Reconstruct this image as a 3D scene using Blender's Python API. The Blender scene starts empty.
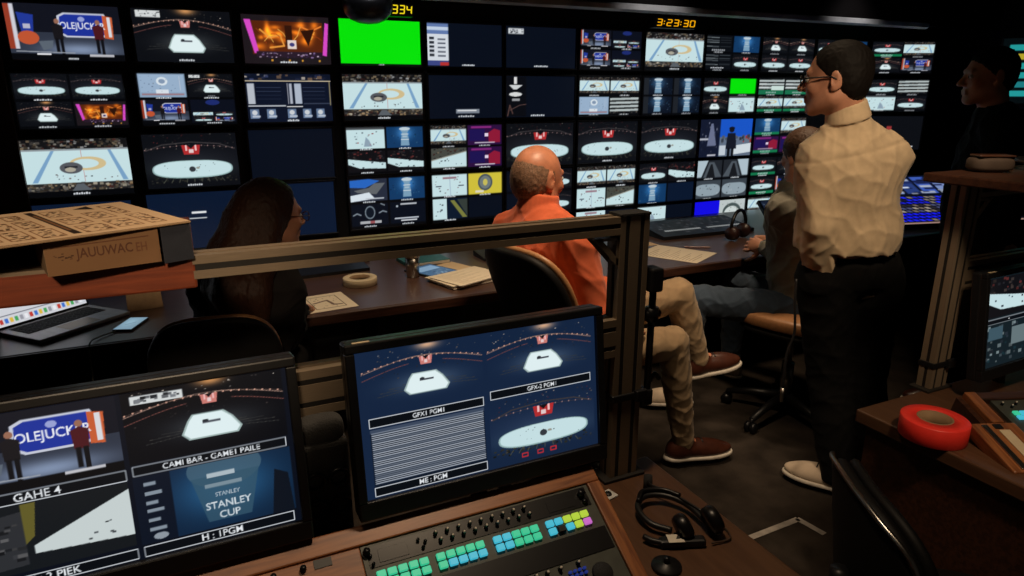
import bpy, bmesh, math, random
import numpy as np
from mathutils import Vector, Matrix, Quaternion
random.seed(7)
RNG = np.random.default_rng(7)
SC = bpy.context.scene
COL = SC.collection
PI = math.pi
def R(d): return math.radians(d)

# ------------------------------------------------------------------ materials
def lin(c):
    c = np.asarray(c, float) / 255.0
    return np.where(c <= 0.04045, c / 12.92, ((c + 0.055) / 1.055) ** 2.4)
def L3(r, g, b):
    v = lin((r, g, b)); return (float(v[0]), float(v[1]), float(v[2]), 1.0)

def mat(name, col, rough=0.5, metal=0.0, nscale=40.0, namt=0.12, bump=0.0, bscale=200.0, spec=0.5,
        emit=None, estr=1.0, stretch=(1, 1, 1), sheen=0.0, coat=0.0, trans=0.0):
    m = bpy.data.materials.new(name); m.use_nodes = True
    nt = m.node_tree; N = nt.nodes; Lk = nt.links
    b = N['Principled BSDF']
    b.inputs['Roughness'].default_value = rough
    b.inputs['Metallic'].default_value = metal
    b.inputs['Specular IOR Level'].default_value = spec
    b.inputs['Sheen Weight'].default_value = sheen
    b.inputs['Coat Weight'].default_value = coat
    b.inputs['Transmission Weight'].default_value = trans
    tc = N.new('ShaderNodeTexCoord'); mp = N.new('ShaderNodeMapping')
    mp.inputs['Scale'].default_value = stretch
    Lk.new(tc.outputs['Object'], mp.inputs['Vector'])
    nz = N.new('ShaderNodeTexNoise'); nz.inputs['Scale'].default_value = nscale; nz.inputs['Detail'].default_value = 5
    Lk.new(mp.outputs[0], nz.inputs['Vector'])
    rp = N.new('ShaderNodeValToRGB')
    c = np.array(col[:3])
    rp.color_ramp.elements[0].position = 0.3; rp.color_ramp.elements[1].position = 0.7
    rp.color_ramp.elements[0].color = (*(c * (1 - namt)), 1)
    rp.color_ramp.elements[1].color = (*np.minimum(c * (1 + namt), 1), 1)
    Lk.new(nz.outputs['Fac'], rp.inputs[0]); Lk.new(rp.outputs[0], b.inputs['Base Color'])
    if bump:
        n2 = N.new('ShaderNodeTexNoise'); n2.inputs['Scale'].default_value = bscale; n2.inputs['Detail'].default_value = 4
        Lk.new(mp.outputs[0], n2.inputs['Vector'])
        bp = N.new('ShaderNodeBump'); bp.inputs['Strength'].default_value = bump; bp.inputs['Distance'].default_value = 0.01
        Lk.new(n2.outputs['Fac'], bp.inputs['Height']); Lk.new(bp.outputs[0], b.inputs['Normal'])
    if emit:
        b.inputs['Emission Color'].default_value = emit; b.inputs['Emission Strength'].default_value = estr
    return m

def wood(name, c1, c2, axis=0, rough=0.42, scale=6.0, coat=0.0):
    m = mat(name, c1, rough=rough, coat=coat)
    nt = m.node_tree; N = nt.nodes; Lk = nt.links; b = N['Principled BSDF']
    mp = [n for n in N if n.type == 'MAPPING'][0]
    s = [14.0, 14.0, 14.0]; s[axis] = 1.0
    mp.inputs['Scale'].default_value = s
    nz = [n for n in N if n.type == 'TEX_NOISE'][0]; nz.inputs['Scale'].default_value = scale
    nz.inputs['Detail'].default_value = 8; nz.inputs['Distortion'].default_value = 0.6
    rp = [n for n in N if n.type == 'VALTORGB'][0]
    rp.color_ramp.elements[0].color = c2; rp.color_ramp.elements[1].color = c1
    rp.color_ramp.elements[0].position = 0.35; rp.color_ramp.elements[1].position = 0.62
    return m

def picture_mat(name, emissive=True, rough=0.4):
    m = bpy.data.materials.new(name); m.use_nodes = True
    nt = m.node_tree; b = nt.nodes['Principled BSDF']
    at = nt.nodes.new('ShaderNodeAttribute'); at.attribute_name = 'Col'
    b.inputs['Roughness'].default_value = rough; b.inputs['Specular IOR Level'].default_value = .25
    if emissive:
        b.inputs['Base Color'].default_value = (0.006, 0.006, 0.007, 1)
        nt.links.new(at.outputs['Color'], b.inputs['Emission Color'])
        b.inputs['Emission Strength'].default_value = 1.0
        m.cycles.emission_sampling = 'NONE'
    else:
        nz = nt.nodes.new('ShaderNodeTexNoise'); nz.inputs['Scale'].default_value = 60
        mx = nt.nodes.new('ShaderNodeMixRGB'); mx.blend_type = 'MULTIPLY'; mx.inputs[0].default_value = 0.08
        nt.links.new(at.outputs['Color'], mx.inputs[1]); nt.links.new(nz.outputs['Color'], mx.inputs[2])
        nt.links.new(mx.outputs[0], b.inputs['Base Color'])
    return m

M = {}
M['black'] = mat('black plastic', (0.006, 0.006, 0.007), 0.45)
M['blackgloss'] = mat('glossy black plastic', (0.005, 0.005, 0.006), 0.34, spec=.35)
M['foam'] = mat('dark grey foam', (0.035, 0.034, 0.033), 0.85, bump=0.3, bscale=300)
M['blackmatte'] = mat('matte black foam', (0.012, 0.012, 0.013), 0.85, bump=0.3, bscale=300)
M['bezel'] = mat('dark monitor bezel', (0.009, 0.009, 0.010), 0.38)
M['alu'] = mat('bronze tinted aluminium', (0.27, 0.205, 0.14), 0.40, 0.35, nscale=30, namt=0.12, stretch=(1, 30, 30))
M['aludark'] = mat('slot shade and foot plate', (0.010, 0.008, 0.006), 0.7)  # near-black for the groove shade strips, also the foot plates
M['steel'] = mat('brushed steel', (0.42, 0.40, 0.37), 0.3, 1.0, nscale=60)
M['wood'] = wood('reddish oak', (0.34, 0.125, 0.042, 1), (0.17, 0.055, 0.019, 1), 0)
M['woody'] = wood('reddish oak along depth', (0.34, 0.125, 0.042, 1), (0.17, 0.055, 0.019, 1), 1)
M['redwood'] = wood('red cherry wood', (0.26, 0.055, 0.019, 1), (0.14, 0.028, 0.011, 1), 0)
M['desk'] = wood('dark brown desk laminate', (0.085, 0.045, 0.032, 1), (0.060, 0.032, 0.024, 1), 0, rough=0.3)
M['reardesk'] = wood('brown desk laminate', (0.105, 0.050, 0.026, 1), (0.080, 0.037, 0.019, 1), 1, rough=0.4)
M['darkwood'] = wood('dark walnut', (0.060, 0.022, 0.011, 1), (0.030, 0.011, 0.006, 1), 0)
M['carpet'] = mat('dark carpet', (0.031, 0.024, 0.019), 0.95, nscale=7, namt=0.45, bump=0.5, bscale=500, spec=0.1)
M['wall'] = mat('dark panel wall', (0.010, 0.007, 0.006), 0.7, nscale=3, namt=0.2)
M['rackwall'] = mat('black monitor wall', (0.004, 0.004, 0.005), 0.6)
M['brownwall'] = mat('dark brown wall', (0.060, 0.027, 0.018), 0.7, nscale=3)
M['soffit'] = mat('dark brown ceiling panel', (0.0022, 0.0012, 0.0010), 0.85, nscale=2, spec=.1)
M['trim'] = mat('grey metal trim', (0.42, 0.40, 0.38), 0.4, 0.2, nscale=6, namt=0.4)
M['paper'] = mat('white paper', (0.66, 0.60, 0.50), 0.8, namt=0.04)
M['tan'] = mat('tan leather', (0.42, 0.20, 0.085), 0.42, nscale=60, bump=0.08, bscale=150)
M['shell'] = mat('black chair shell', (0.004, 0.0035, 0.0035), 0.6, spec=.25)
M['skin'] = mat('skin', (0.50, 0.235, 0.145), 0.5, nscale=35, namt=0.10, bump=0.04, bscale=400)
M['skinred'] = mat('ruddy skin', (0.52, 0.205, 0.115), 0.45, nscale=35, namt=0.14, bump=0.04, bscale=400)
M['eye'] = mat('eye white', (0.6, 0.58, 0.55), 0.2)
M['rubber'] = mat('off white rubber sole', (0.55, 0.50, 0.43), 0.7)
M['cable'] = mat('black cable', (0.008, 0.008, 0.009), 0.5)
M['cord'] = mat('grey cable', (0.20, 0.19, 0.18), 0.5)
M['red'] = mat('red vinyl tape', (0.90, 0.040, 0.028), 0.42, namt=0.05)
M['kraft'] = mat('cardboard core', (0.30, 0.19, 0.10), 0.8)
M['cream'] = mat('cream masking tape', (0.62, 0.50, 0.33), 0.7, namt=0.05)
M['white'] = mat('white plastic', (0.6, 0.6, 0.58), 0.5)
M['greypanel'] = mat('grey control panel', (0.060, 0.064, 0.052), 0.5, 0.2, nscale=40)
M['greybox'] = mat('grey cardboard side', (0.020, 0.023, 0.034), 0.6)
M['pic'] = picture_mat('screen picture')
M['print'] = picture_mat('printed surface', False, 0.75)
M['amber'] = mat('amber led', (0.02, 0.01, 0), 0.4, emit=(1.0, 0.42, 0.02, 1), estr=1.2)

# ------------------------------------------------------------------ objects
def link(o):
    COL.objects.link(o); return o
def tag(o, label=None, cat=None, group=None, kind=None):
    if label: o['label'] = label
    if cat: o['category'] = cat
    if group: o['group'] = group
    if kind: o['kind'] = kind
    return o
def thing(name, label, cat, loc=(0, 0, 0), rot=(0, 0, 0), group=None):
    o = link(bpy.data.objects.new(name, None)); o.empty_display_size = 0.05
    o.location = loc; o.rotation_euler = rot
    return tag(o, label, cat, group)
def obj(name, bm, m, parent=None, smooth=False, label=None):
    me = bpy.data.meshes.new(name)
    bmesh.ops.recalc_face_normals(bm, faces=bm.faces)
    bm.to_mesh(me); bm.free()
    if smooth:
        for p in me.polygons: p.use_smooth = True
    mm = m if isinstance(m, (list, tuple)) else [m]
    for x in mm: me.materials.append(x)
    o = link(bpy.data.objects.new(name, me))
    if parent: o.parent = parent
    if label: o['label'] = label
    return o
def meshobj(name, verts, faces, m, parent=None, smooth=True, offset=None):
    me = bpy.data.meshes.new(name)
    v = np.asarray(verts, np.float32); f = np.asarray(faces, np.int32)
    if offset is not None: v = v - np.asarray(offset, np.float32)
    me.vertices.add(len(v)); me.vertices.foreach_set('co', v.ravel())
    k = f.shape[1]
    me.loops.add(f.size); me.loops.foreach_set('vertex_index', f.ravel())
    me.polygons.add(len(f))
    me.polygons.foreach_set('loop_start', np.arange(0, f.size, k, dtype=np.int32))
    me.polygons.foreach_set('loop_total', np.full(len(f), k, np.int32))
    me.update(calc_edges=True)
    if smooth: me.polygons.foreach_set('use_smooth', np.ones(len(f), bool))
    me.materials.append(m)
    o = link(bpy.data.objects.new(name, me))
    if parent: o.parent = parent
    return o
def copy_tree(o, parent=None):
    c = o.copy(); COL.objects.link(c)
    if parent: c.parent = parent; c.matrix_parent_inverse = o.matrix_parent_inverse.copy()
    for ch in [x for x in bpy.data.objects if x.parent == o]: copy_tree(ch, c)
    return c

def box(bm, lo, hi, bev=0.0, seg=2, mi=0):
    lo = Vector(lo); hi = Vector(hi)
    g = bmesh.ops.create_cube(bm, size=1.0)
    vs = g['verts']; s = hi - lo; c = (lo + hi) / 2
    for v in vs: v.co = Vector((v.co.x * s.x, v.co.y * s.y, v.co.z * s.z)) + c
    fs = list({f for v in vs for f in v.link_faces})
    for f in fs: f.material_index = mi
    if bev > 0:
        es = list({e for v in vs for e in v.link_edges})
        bmesh.ops.bevel(bm, geom=es, offset=bev, segments=seg, profile=0.5, affect='EDGES')
    return bm
def B(lo, hi, bev=0.0, seg=2):
    return box(bmesh.new(), lo, hi, bev, seg)
def xform(bm, mtx, verts=None):
    bmesh.ops.transform(bm, matrix=mtx, verts=verts or bm.verts); return bm
def cyl(bm, a, b, r1, r2=None, n=20, caps=True):
    a = Vector(a); b = Vector(b); r2 = r1 if r2 is None else r2
    d = (b - a).normalized(); u = d.orthogonal().normalized(); w = d.cross(u)
    ra = [bm.verts.new(a + (u * math.cos(t) + w * math.sin(t)) * r1) for t in [2 * PI * i / n for i in range(n)]]
    rb = [bm.verts.new(b + (u * math.cos(t) + w * math.sin(t)) * r2) for t in [2 * PI * i / n for i in range(n)]]
    for i in range(n): bm.faces.new((ra[i], ra[(i + 1) % n], rb[(i + 1) % n], rb[i]))
    if caps: bm.faces.new(ra[::-1]); bm.faces.new(rb)
    return bm
def tube(bm, pts, r, n=8, closed=False):
    P = [Vector(p) for p in pts]; k = len(P); rings = []
    rr = r if isinstance(r, (list, tuple)) else [r] * k
    prev = None
    for i in range(k):
        a = P[i - 1] if (i > 0 or closed) else P[i]; b = P[(i + 1) % k] if (i < k - 1 or closed) else P[i]
        d = (b - a).normalized()
        u = d.orthogonal().normalized() if prev is None else (prev - d * prev.dot(d)).normalized()
        prev = u; w = d.cross(u)
        rings.append([bm.verts.new(P[i] + (u * math.cos(t) + w * math.sin(t)) * rr[i]) for t in [2 * PI * j / n for j in range(n)]])
    m = k if closed else k - 1
    for i in range(m):
        A = rings[i]; C_ = rings[(i + 1) % k]
        if closed and i == k - 1:
            best = min(range(n), key=lambda s: (A[0].co - C_[s].co).length); C_ = C_[best:] + C_[:best]
        for j in range(n): bm.faces.new((A[j], A[(j + 1) % n], C_[(j + 1) % n], C_[j]))
    if not closed: bm.faces.new(rings[0][::-1]); bm.faces.new(rings[-1])
    return bm
def spline(pts, n=10):
    P = [Vector(p) for p in pts]; P = [P[0] * 2 - P[1]] + P + [P[-1] * 2 - P[-2]]; out = []
    for i in range(1, len(P) - 2):
        for j in range(n):
            t = j / n; a, b, c, d = P[i - 1:i + 3]
            out.append(0.5 * ((2 * b) + (c - a) * t + (2 * a - 5 * b + 4 * c - d) * t * t + (3 * b - a - 3 * c + d) * t ** 3))
    out.append(P[-2]); return out
def lathe(bm, prof, n=40, closed=False):
    rings = []
    for r, z in prof:
        rings.append([bm.verts.new((max(r, 1e-5) * math.cos(2 * PI * i / n), max(r, 1e-5) * math.sin(2 * PI * i / n), z)) for i in range(n)])
    k = len(prof)
    for a in range(k if closed else k - 1):
        A, C_ = rings[a], rings[(a + 1) % k]
        for i in range(n): bm.faces.new((A[i], A[(i + 1) % n], C_[(i + 1) % n], C_[i]))
    if not closed: bm.faces.new(rings[0][::-1]); bm.faces.new(rings[-1])
    return bm
def prism(bm, pts2, axis, a, b):
    """extrude a 2D outline along an axis"""
    def p3(p, t):
        return {0: (t, p[0], p[1]), 1: (p[0], t, p[1]), 2: (p[0], p[1], t)}[axis]
    A = [bm.verts.new(p3(p, a)) for p in pts2]; Bv = [bm.verts.new(p3(p, b)) for p in pts2]
    n = len(pts2)
    for i in range(n): bm.faces.new((A[i], A[(i + 1) % n], Bv[(i + 1) % n], Bv[i]))
    bm.faces.new(A[::-1]); bm.faces.new(Bv); return bm
def pad(bm, a, b, th, bend=0.0, nexp=3.5, crown=0.5, rings=10, n=48, bendy=0.0):
    """superellipse cushion in local x,y, thickness along z; bend curls it about y"""
    def P(r, t, s):
        c, si = math.cos(t), math.sin(t)
        x = a * r * math.copysign(abs(c) ** (2 / nexp), c); y = b * r * math.copysign(abs(si) ** (2 / nexp), si)
        z = s * th / 2 * ((1 - crown) * (1 if r < 0.96 else math.sqrt(max(0, 1 - ((r - .96) / .04) ** 2))) + crown * math.sqrt(max(0, 1 - r ** 4)))
        return (x, y, z + bend * x * x + bendy * y * y)
    rs = [(i + 1) / rings for i in range(rings - 1)] + [0.96, 0.985, 1.0]; rs = sorted(set(rs))
    top = [[bm.verts.new(P(r, 2 * PI * j / n, 1)) for j in range(n)] for r in rs]
    bot = [[bm.verts.new(P(r, 2 * PI * j / n, -1)) for j in range(n)] for r in rs[:-1]] + [top[-1]]
    for S in (top, bot):
        s = 1 if S is top else -1
        c = bm.verts.new((0, 0, s * th / 2))
        for j in range(n): bm.faces.new((c, S[0][j], S[0][(j + 1) % n]))
        for i in range(len(rs) - 1):
            for j in range(n): bm.faces.new((S[i][j], S[i + 1][j], S[i + 1][(j + 1) % n], S[i][(j + 1) % n]))
    return bm

# ------------------------------------------------------------------ painter for screens and print
_glyph = {}
def glyph_tris(s):
    if s in _glyph: return _glyph[s]
    cu = bpy.data.curves.new('txt', 'FONT'); cu.body = s; cu.size = 1.0; cu.offset = 0.012; cu.resolution_u = 3
    o = bpy.data.objects.new('txt', cu); COL.objects.link(o)
    dg = bpy.context.evaluated_depsgraph_get(); me = o.evaluated_get(dg).to_mesh()
    me.calc_loop_triangles()
    v = np.array([x.co[:2] for x in me.vertices]).reshape(-1, 2)
    t = np.array([x.vertices[:] for x in me.loop_triangles], int).reshape(-1, 3)
    o.evaluated_get(dg).to_mesh_clear(); bpy.data.objects.remove(o); bpy.data.curves.remove(cu)
    mn = v.min(0); mx = v.max(0); v = (v - mn) / (mx[1] - mn[1])
    _glyph[s] = (v[t], (mx[0] - mn[0]) / (mx[1] - mn[1])); return _glyph[s]

class Paint:
    """u right, v down, both 0..1 inside the viewport"""
    def __init__(s, w=None, h=None, bg=(8, 10, 14), ss=3, arr=None, vp=None):
        if arr is None:
            s.w, s.h, s.ss = w, h, ss
            s.a = np.zeros((h * ss, w * ss, 3), np.float32) + np.array(bg, np.float32)
        else: s.a = arr
        s.v = vp or (0.0, 0.0, 1.0, 1.0); s.root = s
    def sub(s, x0, y0, x1, y1):
        a0, b0, a1, b1 = s.v
        q = Paint(arr=s.a, vp=(a0 + (a1 - a0) * x0, b0 + (b1 - b0) * y0, a0 + (a1 - a0) * x1, b0 + (b1 - b0) * y1))
        return q
    def _px(s, p):
        H, W, _ = s.a.shape; a0, b0, a1, b1 = s.v
        p = np.asarray(p, float).reshape(-1, 2)
        return np.stack([(a0 + (a1 - a0) * p[:, 0]) * W, (b0 + (b1 - b0) * p[:, 1]) * H], 1)
    def _win(s, lo, hi):
        H, W, _ = s.a.shape; a0, b0, a1, b1 = s.v
        x0 = max(int(math.floor(lo[0])), int(round(a0 * W)), 0); x1 = min(int(math.ceil(hi[0])) + 1, int(round(a1 * W)), W)
        y0 = max(int(math.floor(lo[1])), int(round(b0 * H)), 0); y1 = min(int(math.ceil(hi[1])) + 1, int(round(b1 * H)), H)
        if x1 <= x0 or y1 <= y0: return None
        yy, xx = np.mgrid[y0:y1, x0:x1]
        return (slice(y0, y1), slice(x0, x1)), xx + 0.5, yy + 0.5
    def poly(s, pts, c, al=1.0):
        q = s._px(pts); w = s._win(q.min(0), q.max(0))
        if w is None: return s
        sl, X, Y = w; ins = np.zeros(X.shape, bool)
        for i in range(len(q)):
            x0, y0 = q[i]; x1, y1 = q[(i + 1) % len(q)]
            if y0 == y1: continue
            ins ^= ((y0 > Y) != (y1 > Y)) & (X < (x1 - x0) * (Y - y0) / (y1 - y0) + x0)
        v = s.a[sl]; v[ins] = v[ins] * (1 - al) + np.array(c, np.float32) * al; return s
    def rect(s, x0, y0, x1, y1, c, al=1.0): return s.poly([(x0, y0), (x1, y0), (x1, y1), (x0, y1)], c, al)
    def ell(s, cx, cy, rx, ry, c, n=2.0, al=1.0):
        q = s._px([(cx - rx, cy - ry), (cx + rx, cy + ry)]); w = s._win(q[0], q[1])
        if w is None: return s
        sl, X, Y = w; m = (q[0] + q[1]) / 2; r = np.maximum((q[1] - q[0]) / 2, .01)
        ins = np.abs((X - m[0]) / r[0]) ** n + np.abs((Y - m[1]) / r[1]) ** n < 1
        v = s.a[sl]; v[ins] = v[ins] * (1 - al) + np.array(c, np.float32) * al; return s
    def glow(s, cx, cy, rx, ry, c):
        q = s._px([(cx - 2.5 * rx, cy - 2.5 * ry), (cx + 2.5 * rx, cy + 2.5 * ry)]); w = s._win(q[0], q[1])
        if w is None: return s
        sl, X, Y = w; m = (q[0] + q[1]) / 2; r = (q[1] - q[0]) / 5
        g = np.exp(-((X - m[0]) / r[0]) ** 2 - ((Y - m[1]) / r[1]) ** 2)[..., None]
        s.a[sl] = s.a[sl] + g * np.array(c, np.float32); return s
    def line(s, pts, wd, c, al=1.0):
        q = s._px(pts); H, W, _ = s.a.shape; r = wd * H * (s.v[3] - s.v[1]) / 2
        for i in range(len(q) - 1):
            a, b = q[i], q[i + 1]; w = s._win(np.minimum(a, b) - r, np.maximum(a, b) + r)
            if w is None: continue
            sl, X, Y = w; d = b - a; L = max(d @ d, 1e-6)
            t = np.clip(((X - a[0]) * d[0] + (Y - a[1]) * d[1]) / L, 0, 1)
            ins = (X - a[0] - t * d[0]) ** 2 + (Y - a[1] - t * d[1]) ** 2 < max(r, .6) ** 2
            v = s.a[sl]; v[ins] = v[ins] * (1 - al) + np.array(c, np.float32) * al
        return s
    def frame(s, x0, y0, x1, y1, wd, c): return s.line([(x0, y0), (x1, y0), (x1, y1), (x0, y1), (x0, y0)], wd, c)
    def speck(s, x0, y0, x1, y1, n, sz, cols):
        for _ in range(n):
            x = RNG.uniform(x0, x1); y = RNG.uniform(y0, y1); k = RNG.uniform(.4, 1) * sz
            c = np.array(cols[RNG.integers(len(cols))]) * RNG.uniform(.6, 1)
            s.rect(x - k * .5, y - k * .5, x + k * .5, y + k * .6, c)
        return s
    def text(s, t, cx, cy, h, c, wmax=None, skew=0.0):
        tr, asp = glyph_tris(t); H, W, _ = s.a.shape
        vh = (s.v[3] - s.v[1]) * H; vw = (s.v[2] - s.v[0]) * W
        hp = h * vh; wp = hp * asp
        if wmax and wp > wmax * vw: k = wmax * vw / wp; wp *= k
        o = s._px([(cx, cy)])[0]
        T = tr.copy(); T[..., 0] = (T[..., 0] / asp - .5) * wp + o[0] + skew * T[..., 1] * hp; T[..., 1] = (.5 - T[..., 1]) * hp + o[1]
        for a, b, cc in T:
            w = s._win(np.minimum(np.minimum(a, b), cc), np.maximum(np.maximum(a, b), cc))
            if w is None: continue
            sl, X, Y = w
            e = [(q1[0] - q0[0]) * (Y - q0[1]) - (q1[1] - q0[1]) * (X - q0[0]) for q0, q1 in ((a, b), (b, cc), (cc, a))]
            ins = ((e[0] >= 0) & (e[1] >= 0) & (e[2] >= 0)) | ((e[0] <= 0) & (e[1] <= 0) & (e[2] <= 0))
            v = s.a[sl]; v[ins] = c
        return s
    def grid(s):
        k = s.ss; a = s.a.reshape(s.h, k, s.w, k, 3).mean((1, 3)); return lin(np.clip(a, 0, 255))

def picture(name, p, origin, ux, uy, m, parent=None):
    """grid mesh showing the painting: origin = upper left corner, ux/uy = full edge vectors"""
    g = p.grid(); h, w, _ = g.shape
    o = np.asarray(origin, float); ux = np.asarray(ux, float); uy = np.asarray(uy, float)
    jj, ii = np.mgrid[0:h, 0:w]
    V = o + (ii / (w - 1)).reshape(-1, 1) * ux + (jj / (h - 1)).reshape(-1, 1) * uy
    idx = np.arange(h * w).reshape(h, w)
    F = np.stack([idx[1:, :-1], idx[1:, 1:], idx[:-1, 1:], idx[:-1, :-1]], -1).reshape(-1, 4)
    ob = meshobj(name, V, F, m, parent, smooth=False)
    at = ob.data.attributes.new('Col', 'FLOAT_COLOR', 'POINT')
    at.data.foreach_set('color', np.concatenate([g.reshape(-1, 3), np.ones((h * w, 1))], 1).astype(np.float32).ravel())
    return ob
# ------------------------------------------------------------------ what the screens show
ICE = (196, 222, 226); ICE2 = (222, 238, 240); NAVY = (9, 15, 27); NIGHT = (13, 15, 20)
CROWD = [(60, 52, 44), (90, 80, 66), (40, 38, 40), (120, 105, 84), (30, 30, 34), (70, 40, 36)]
def cap(p, x=.5, y=.955, w=.16, h=.03, c=(205, 210, 215)):
    n = 7                                       # unreadable white caption marks
    for i in range(n):
        a = x - w / 2 + w * i / n; p.rect(a, y - h / 2 - .006 * (i % 2), a + w / n * .8, y + h / 2, c)
def jumbo(p, x, y, w, h, c=(176, 44, 46)):
    p.poly([(x - w / 2, y - h / 2), (x + w / 2, y - h / 2), (x + w * .4, y + h / 2), (x - w * .4, y + h / 2)], c)
    p.rect(x - w * .12, y - h * .05, x + w * .12, y + h * .35, (225, 200, 200))
    p.rect(x - w * .3, y - h * .5, x - w * .2, y + h * .1, (240, 190, 190)); p.rect(x + w * .2, y - h * .5, x + w * .3, y + h * .1, (240, 190, 190))
    p.poly([(x - w * .22, y - h / 2), (x + w * .22, y - h / 2), (x, y - h * .1)], (22, 18, 22))
def arcs(p, x0, x1, ytop, yend, c, n=26, r=.008):
    pts = []
    for i in range(n):
        t = i / (n - 1); x = x0 + (x1 - x0) * t; y = yend - (yend - ytop) * math.sin(PI * (.12 + .76 * t)) ; pts.append((x, y))
    p.line(pts, r * .7, tuple(int(q * .45) for q in c))
    for i, (x, y) in enumerate(pts):
        if i % 2 == 0: p.ell(x, y, r * .8, r * 1.3, c)
def rink_wide(p, c=True, bg=NIGHT):
    p.rect(0, 0, 1, 1, bg); p.glow(.5, .45, .5, .2, (14, 14, 16))
    p.speck(.02, .02, .98, .3, 60, .012, [(70, 64, 62), (44, 40, 42), (150, 140, 130), (110, 40, 40)])
    p.speck(.02, .78, .98, .9, 60, .03, [(40, 42, 38), (60, 58, 50), (28, 30, 30)])
    p.line([(.03, .3), (.2, .2), (.5, .16), (.8, .2), (.97, .3)], .02, (58, 54, 56)); arcs(p, .02, .98, .22, .33, (150, 120, 118), 30, .008)
    jumbo(p, .5, .3, .2, .17)
    p.glow(.5, .66, .38, .14, (40, 46, 44)); p.ell(.5, .66, .43, .165, (150, 180, 180), 2.6); p.ell(.5, .655, .415, .15, ICE, 2.6)
    p.ell(.49, .66, .035, .05, (52, 56, 62)); p.ell(.55, .64, .02, .02, (150, 150, 140))
    p.speck(.16, .55, .84, .76, 12, .012, [(60, 66, 72)])
    for i in range(9): p.line([(.2 + i * .075, .84), (.17 + i * .082, .9)], .012, (74, 76, 66))
    if c: cap(p)
def rink_trap(p, c=True, orange=True, bg=NIGHT):
    p.rect(0, 0, 1, 1, bg)
    if orange: p.glow(.54, .02, .09, .07, (190, 130, 70))
    p.line([(t, .42 - .235 * math.sin(PI * (.12 + .76 * t)) ** 1.3) for t in np.linspace(0, 1, 24)], .011, (150, 120, 108)); arcs(p, .01, .99, .2, .40, (210, 160, 140), 40, .008); p.line([(t, .52 - .24 * math.sin(PI * (.1 + .8 * t)) ** 1.2) for t in np.linspace(0, .38, 12)], .009, (120, 70, 64)); p.line([(t, .52 - .24 * math.sin(PI * (.1 + .8 * t)) ** 1.2) for t in np.linspace(.66, 1, 12)], .009, (120, 70, 64))
    p.speck(.0, .3, 1, .5, 40, .012, [(40, 38, 40), (70, 60, 58), (30, 30, 34)])
    p.speck(.05, .05, .95, .2, 26, .012, [(130, 120, 110), (200, 190, 180), (70, 66, 66)])
    jumbo(p, .52, .27, .11, .13, (200, 120, 112))
    p.glow(.52, .62, .26, .16, (46, 48, 46))
    for a in range(10):
        t = a / 9 * PI; p.line([(.53 + .2 * math.cos(t), .72 - .1 * math.sin(t)), (.53 + .42 * math.cos(t), .76 - .16 * math.sin(t))], .007, (56, 56, 54))
    p.poly([(.40, .46), (.60, .46), (.655, .56), (.71, .72), (.68, .81), (.37, .81), (.325, .72), (.37, .54)], (160, 180, 178))
    p.poly([(.41, .475), (.59, .475), (.645, .57), (.695, .72), (.67, .79), (.38, .79), (.34, .72), (.38, .55)], ICE2)
    p.rect(.46, .575, .575, .605, (70, 74, 84)); p.ell(.48, .57, .02, .02, (40, 44, 50))
    if c: cap(p)
def rink_side(p, c=True):
    p.rect(0, 0, 1, 1, (20, 20, 22)); p.speck(0, .0, 1, .2, 170, .04, CROWD + [(150, 150, 150), (120, 116, 108), (96, 90, 84)])
    p.rect(0, .17, 1, .76, ICE); p.rect(0, .17, 1, .2, (150, 160, 165))
    p.poly([(.28, .2), (.31, .2), (.12, .74), (.07, .74)], (120, 160, 196)); p.poly([(.80, .2), (.83, .2), (.96, .74), (.91, .74)], (120, 160, 196))
    p.line([(.55, .2), (.55, .74)], .012, (190, 150, 150))
    p.ell(.6, .43, .17, .12, (206, 186, 140)); p.ell(.58, .43, .12, .08, ICE)
    p.ell(.44, .5, .105, .1, (84, 86, 92)); p.rect(.38, .47, .5, .5, (30, 32, 38)); p.ell(.43, .53, .05, .04, (170, 165, 150))
    p.speck(.2, .6, .9, .72, 14, .018, [(60, 66, 80), (90, 60, 60)])
    p.rect(0, .76, 1, .9, (40, 40, 40)); p.speck(0, .77, 1, .9, 170, .04, CROWD + [(160, 134, 100), (130, 124, 116), (176, 168, 150), (84, 84, 86)]); p.poly([(.42, .9), (.47, .78), (.53, .78), (.6, .9)], (88, 94, 100))
    p.rect(0, .9, 1, 1, (7, 8, 11))
    if c: cap(p)
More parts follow.
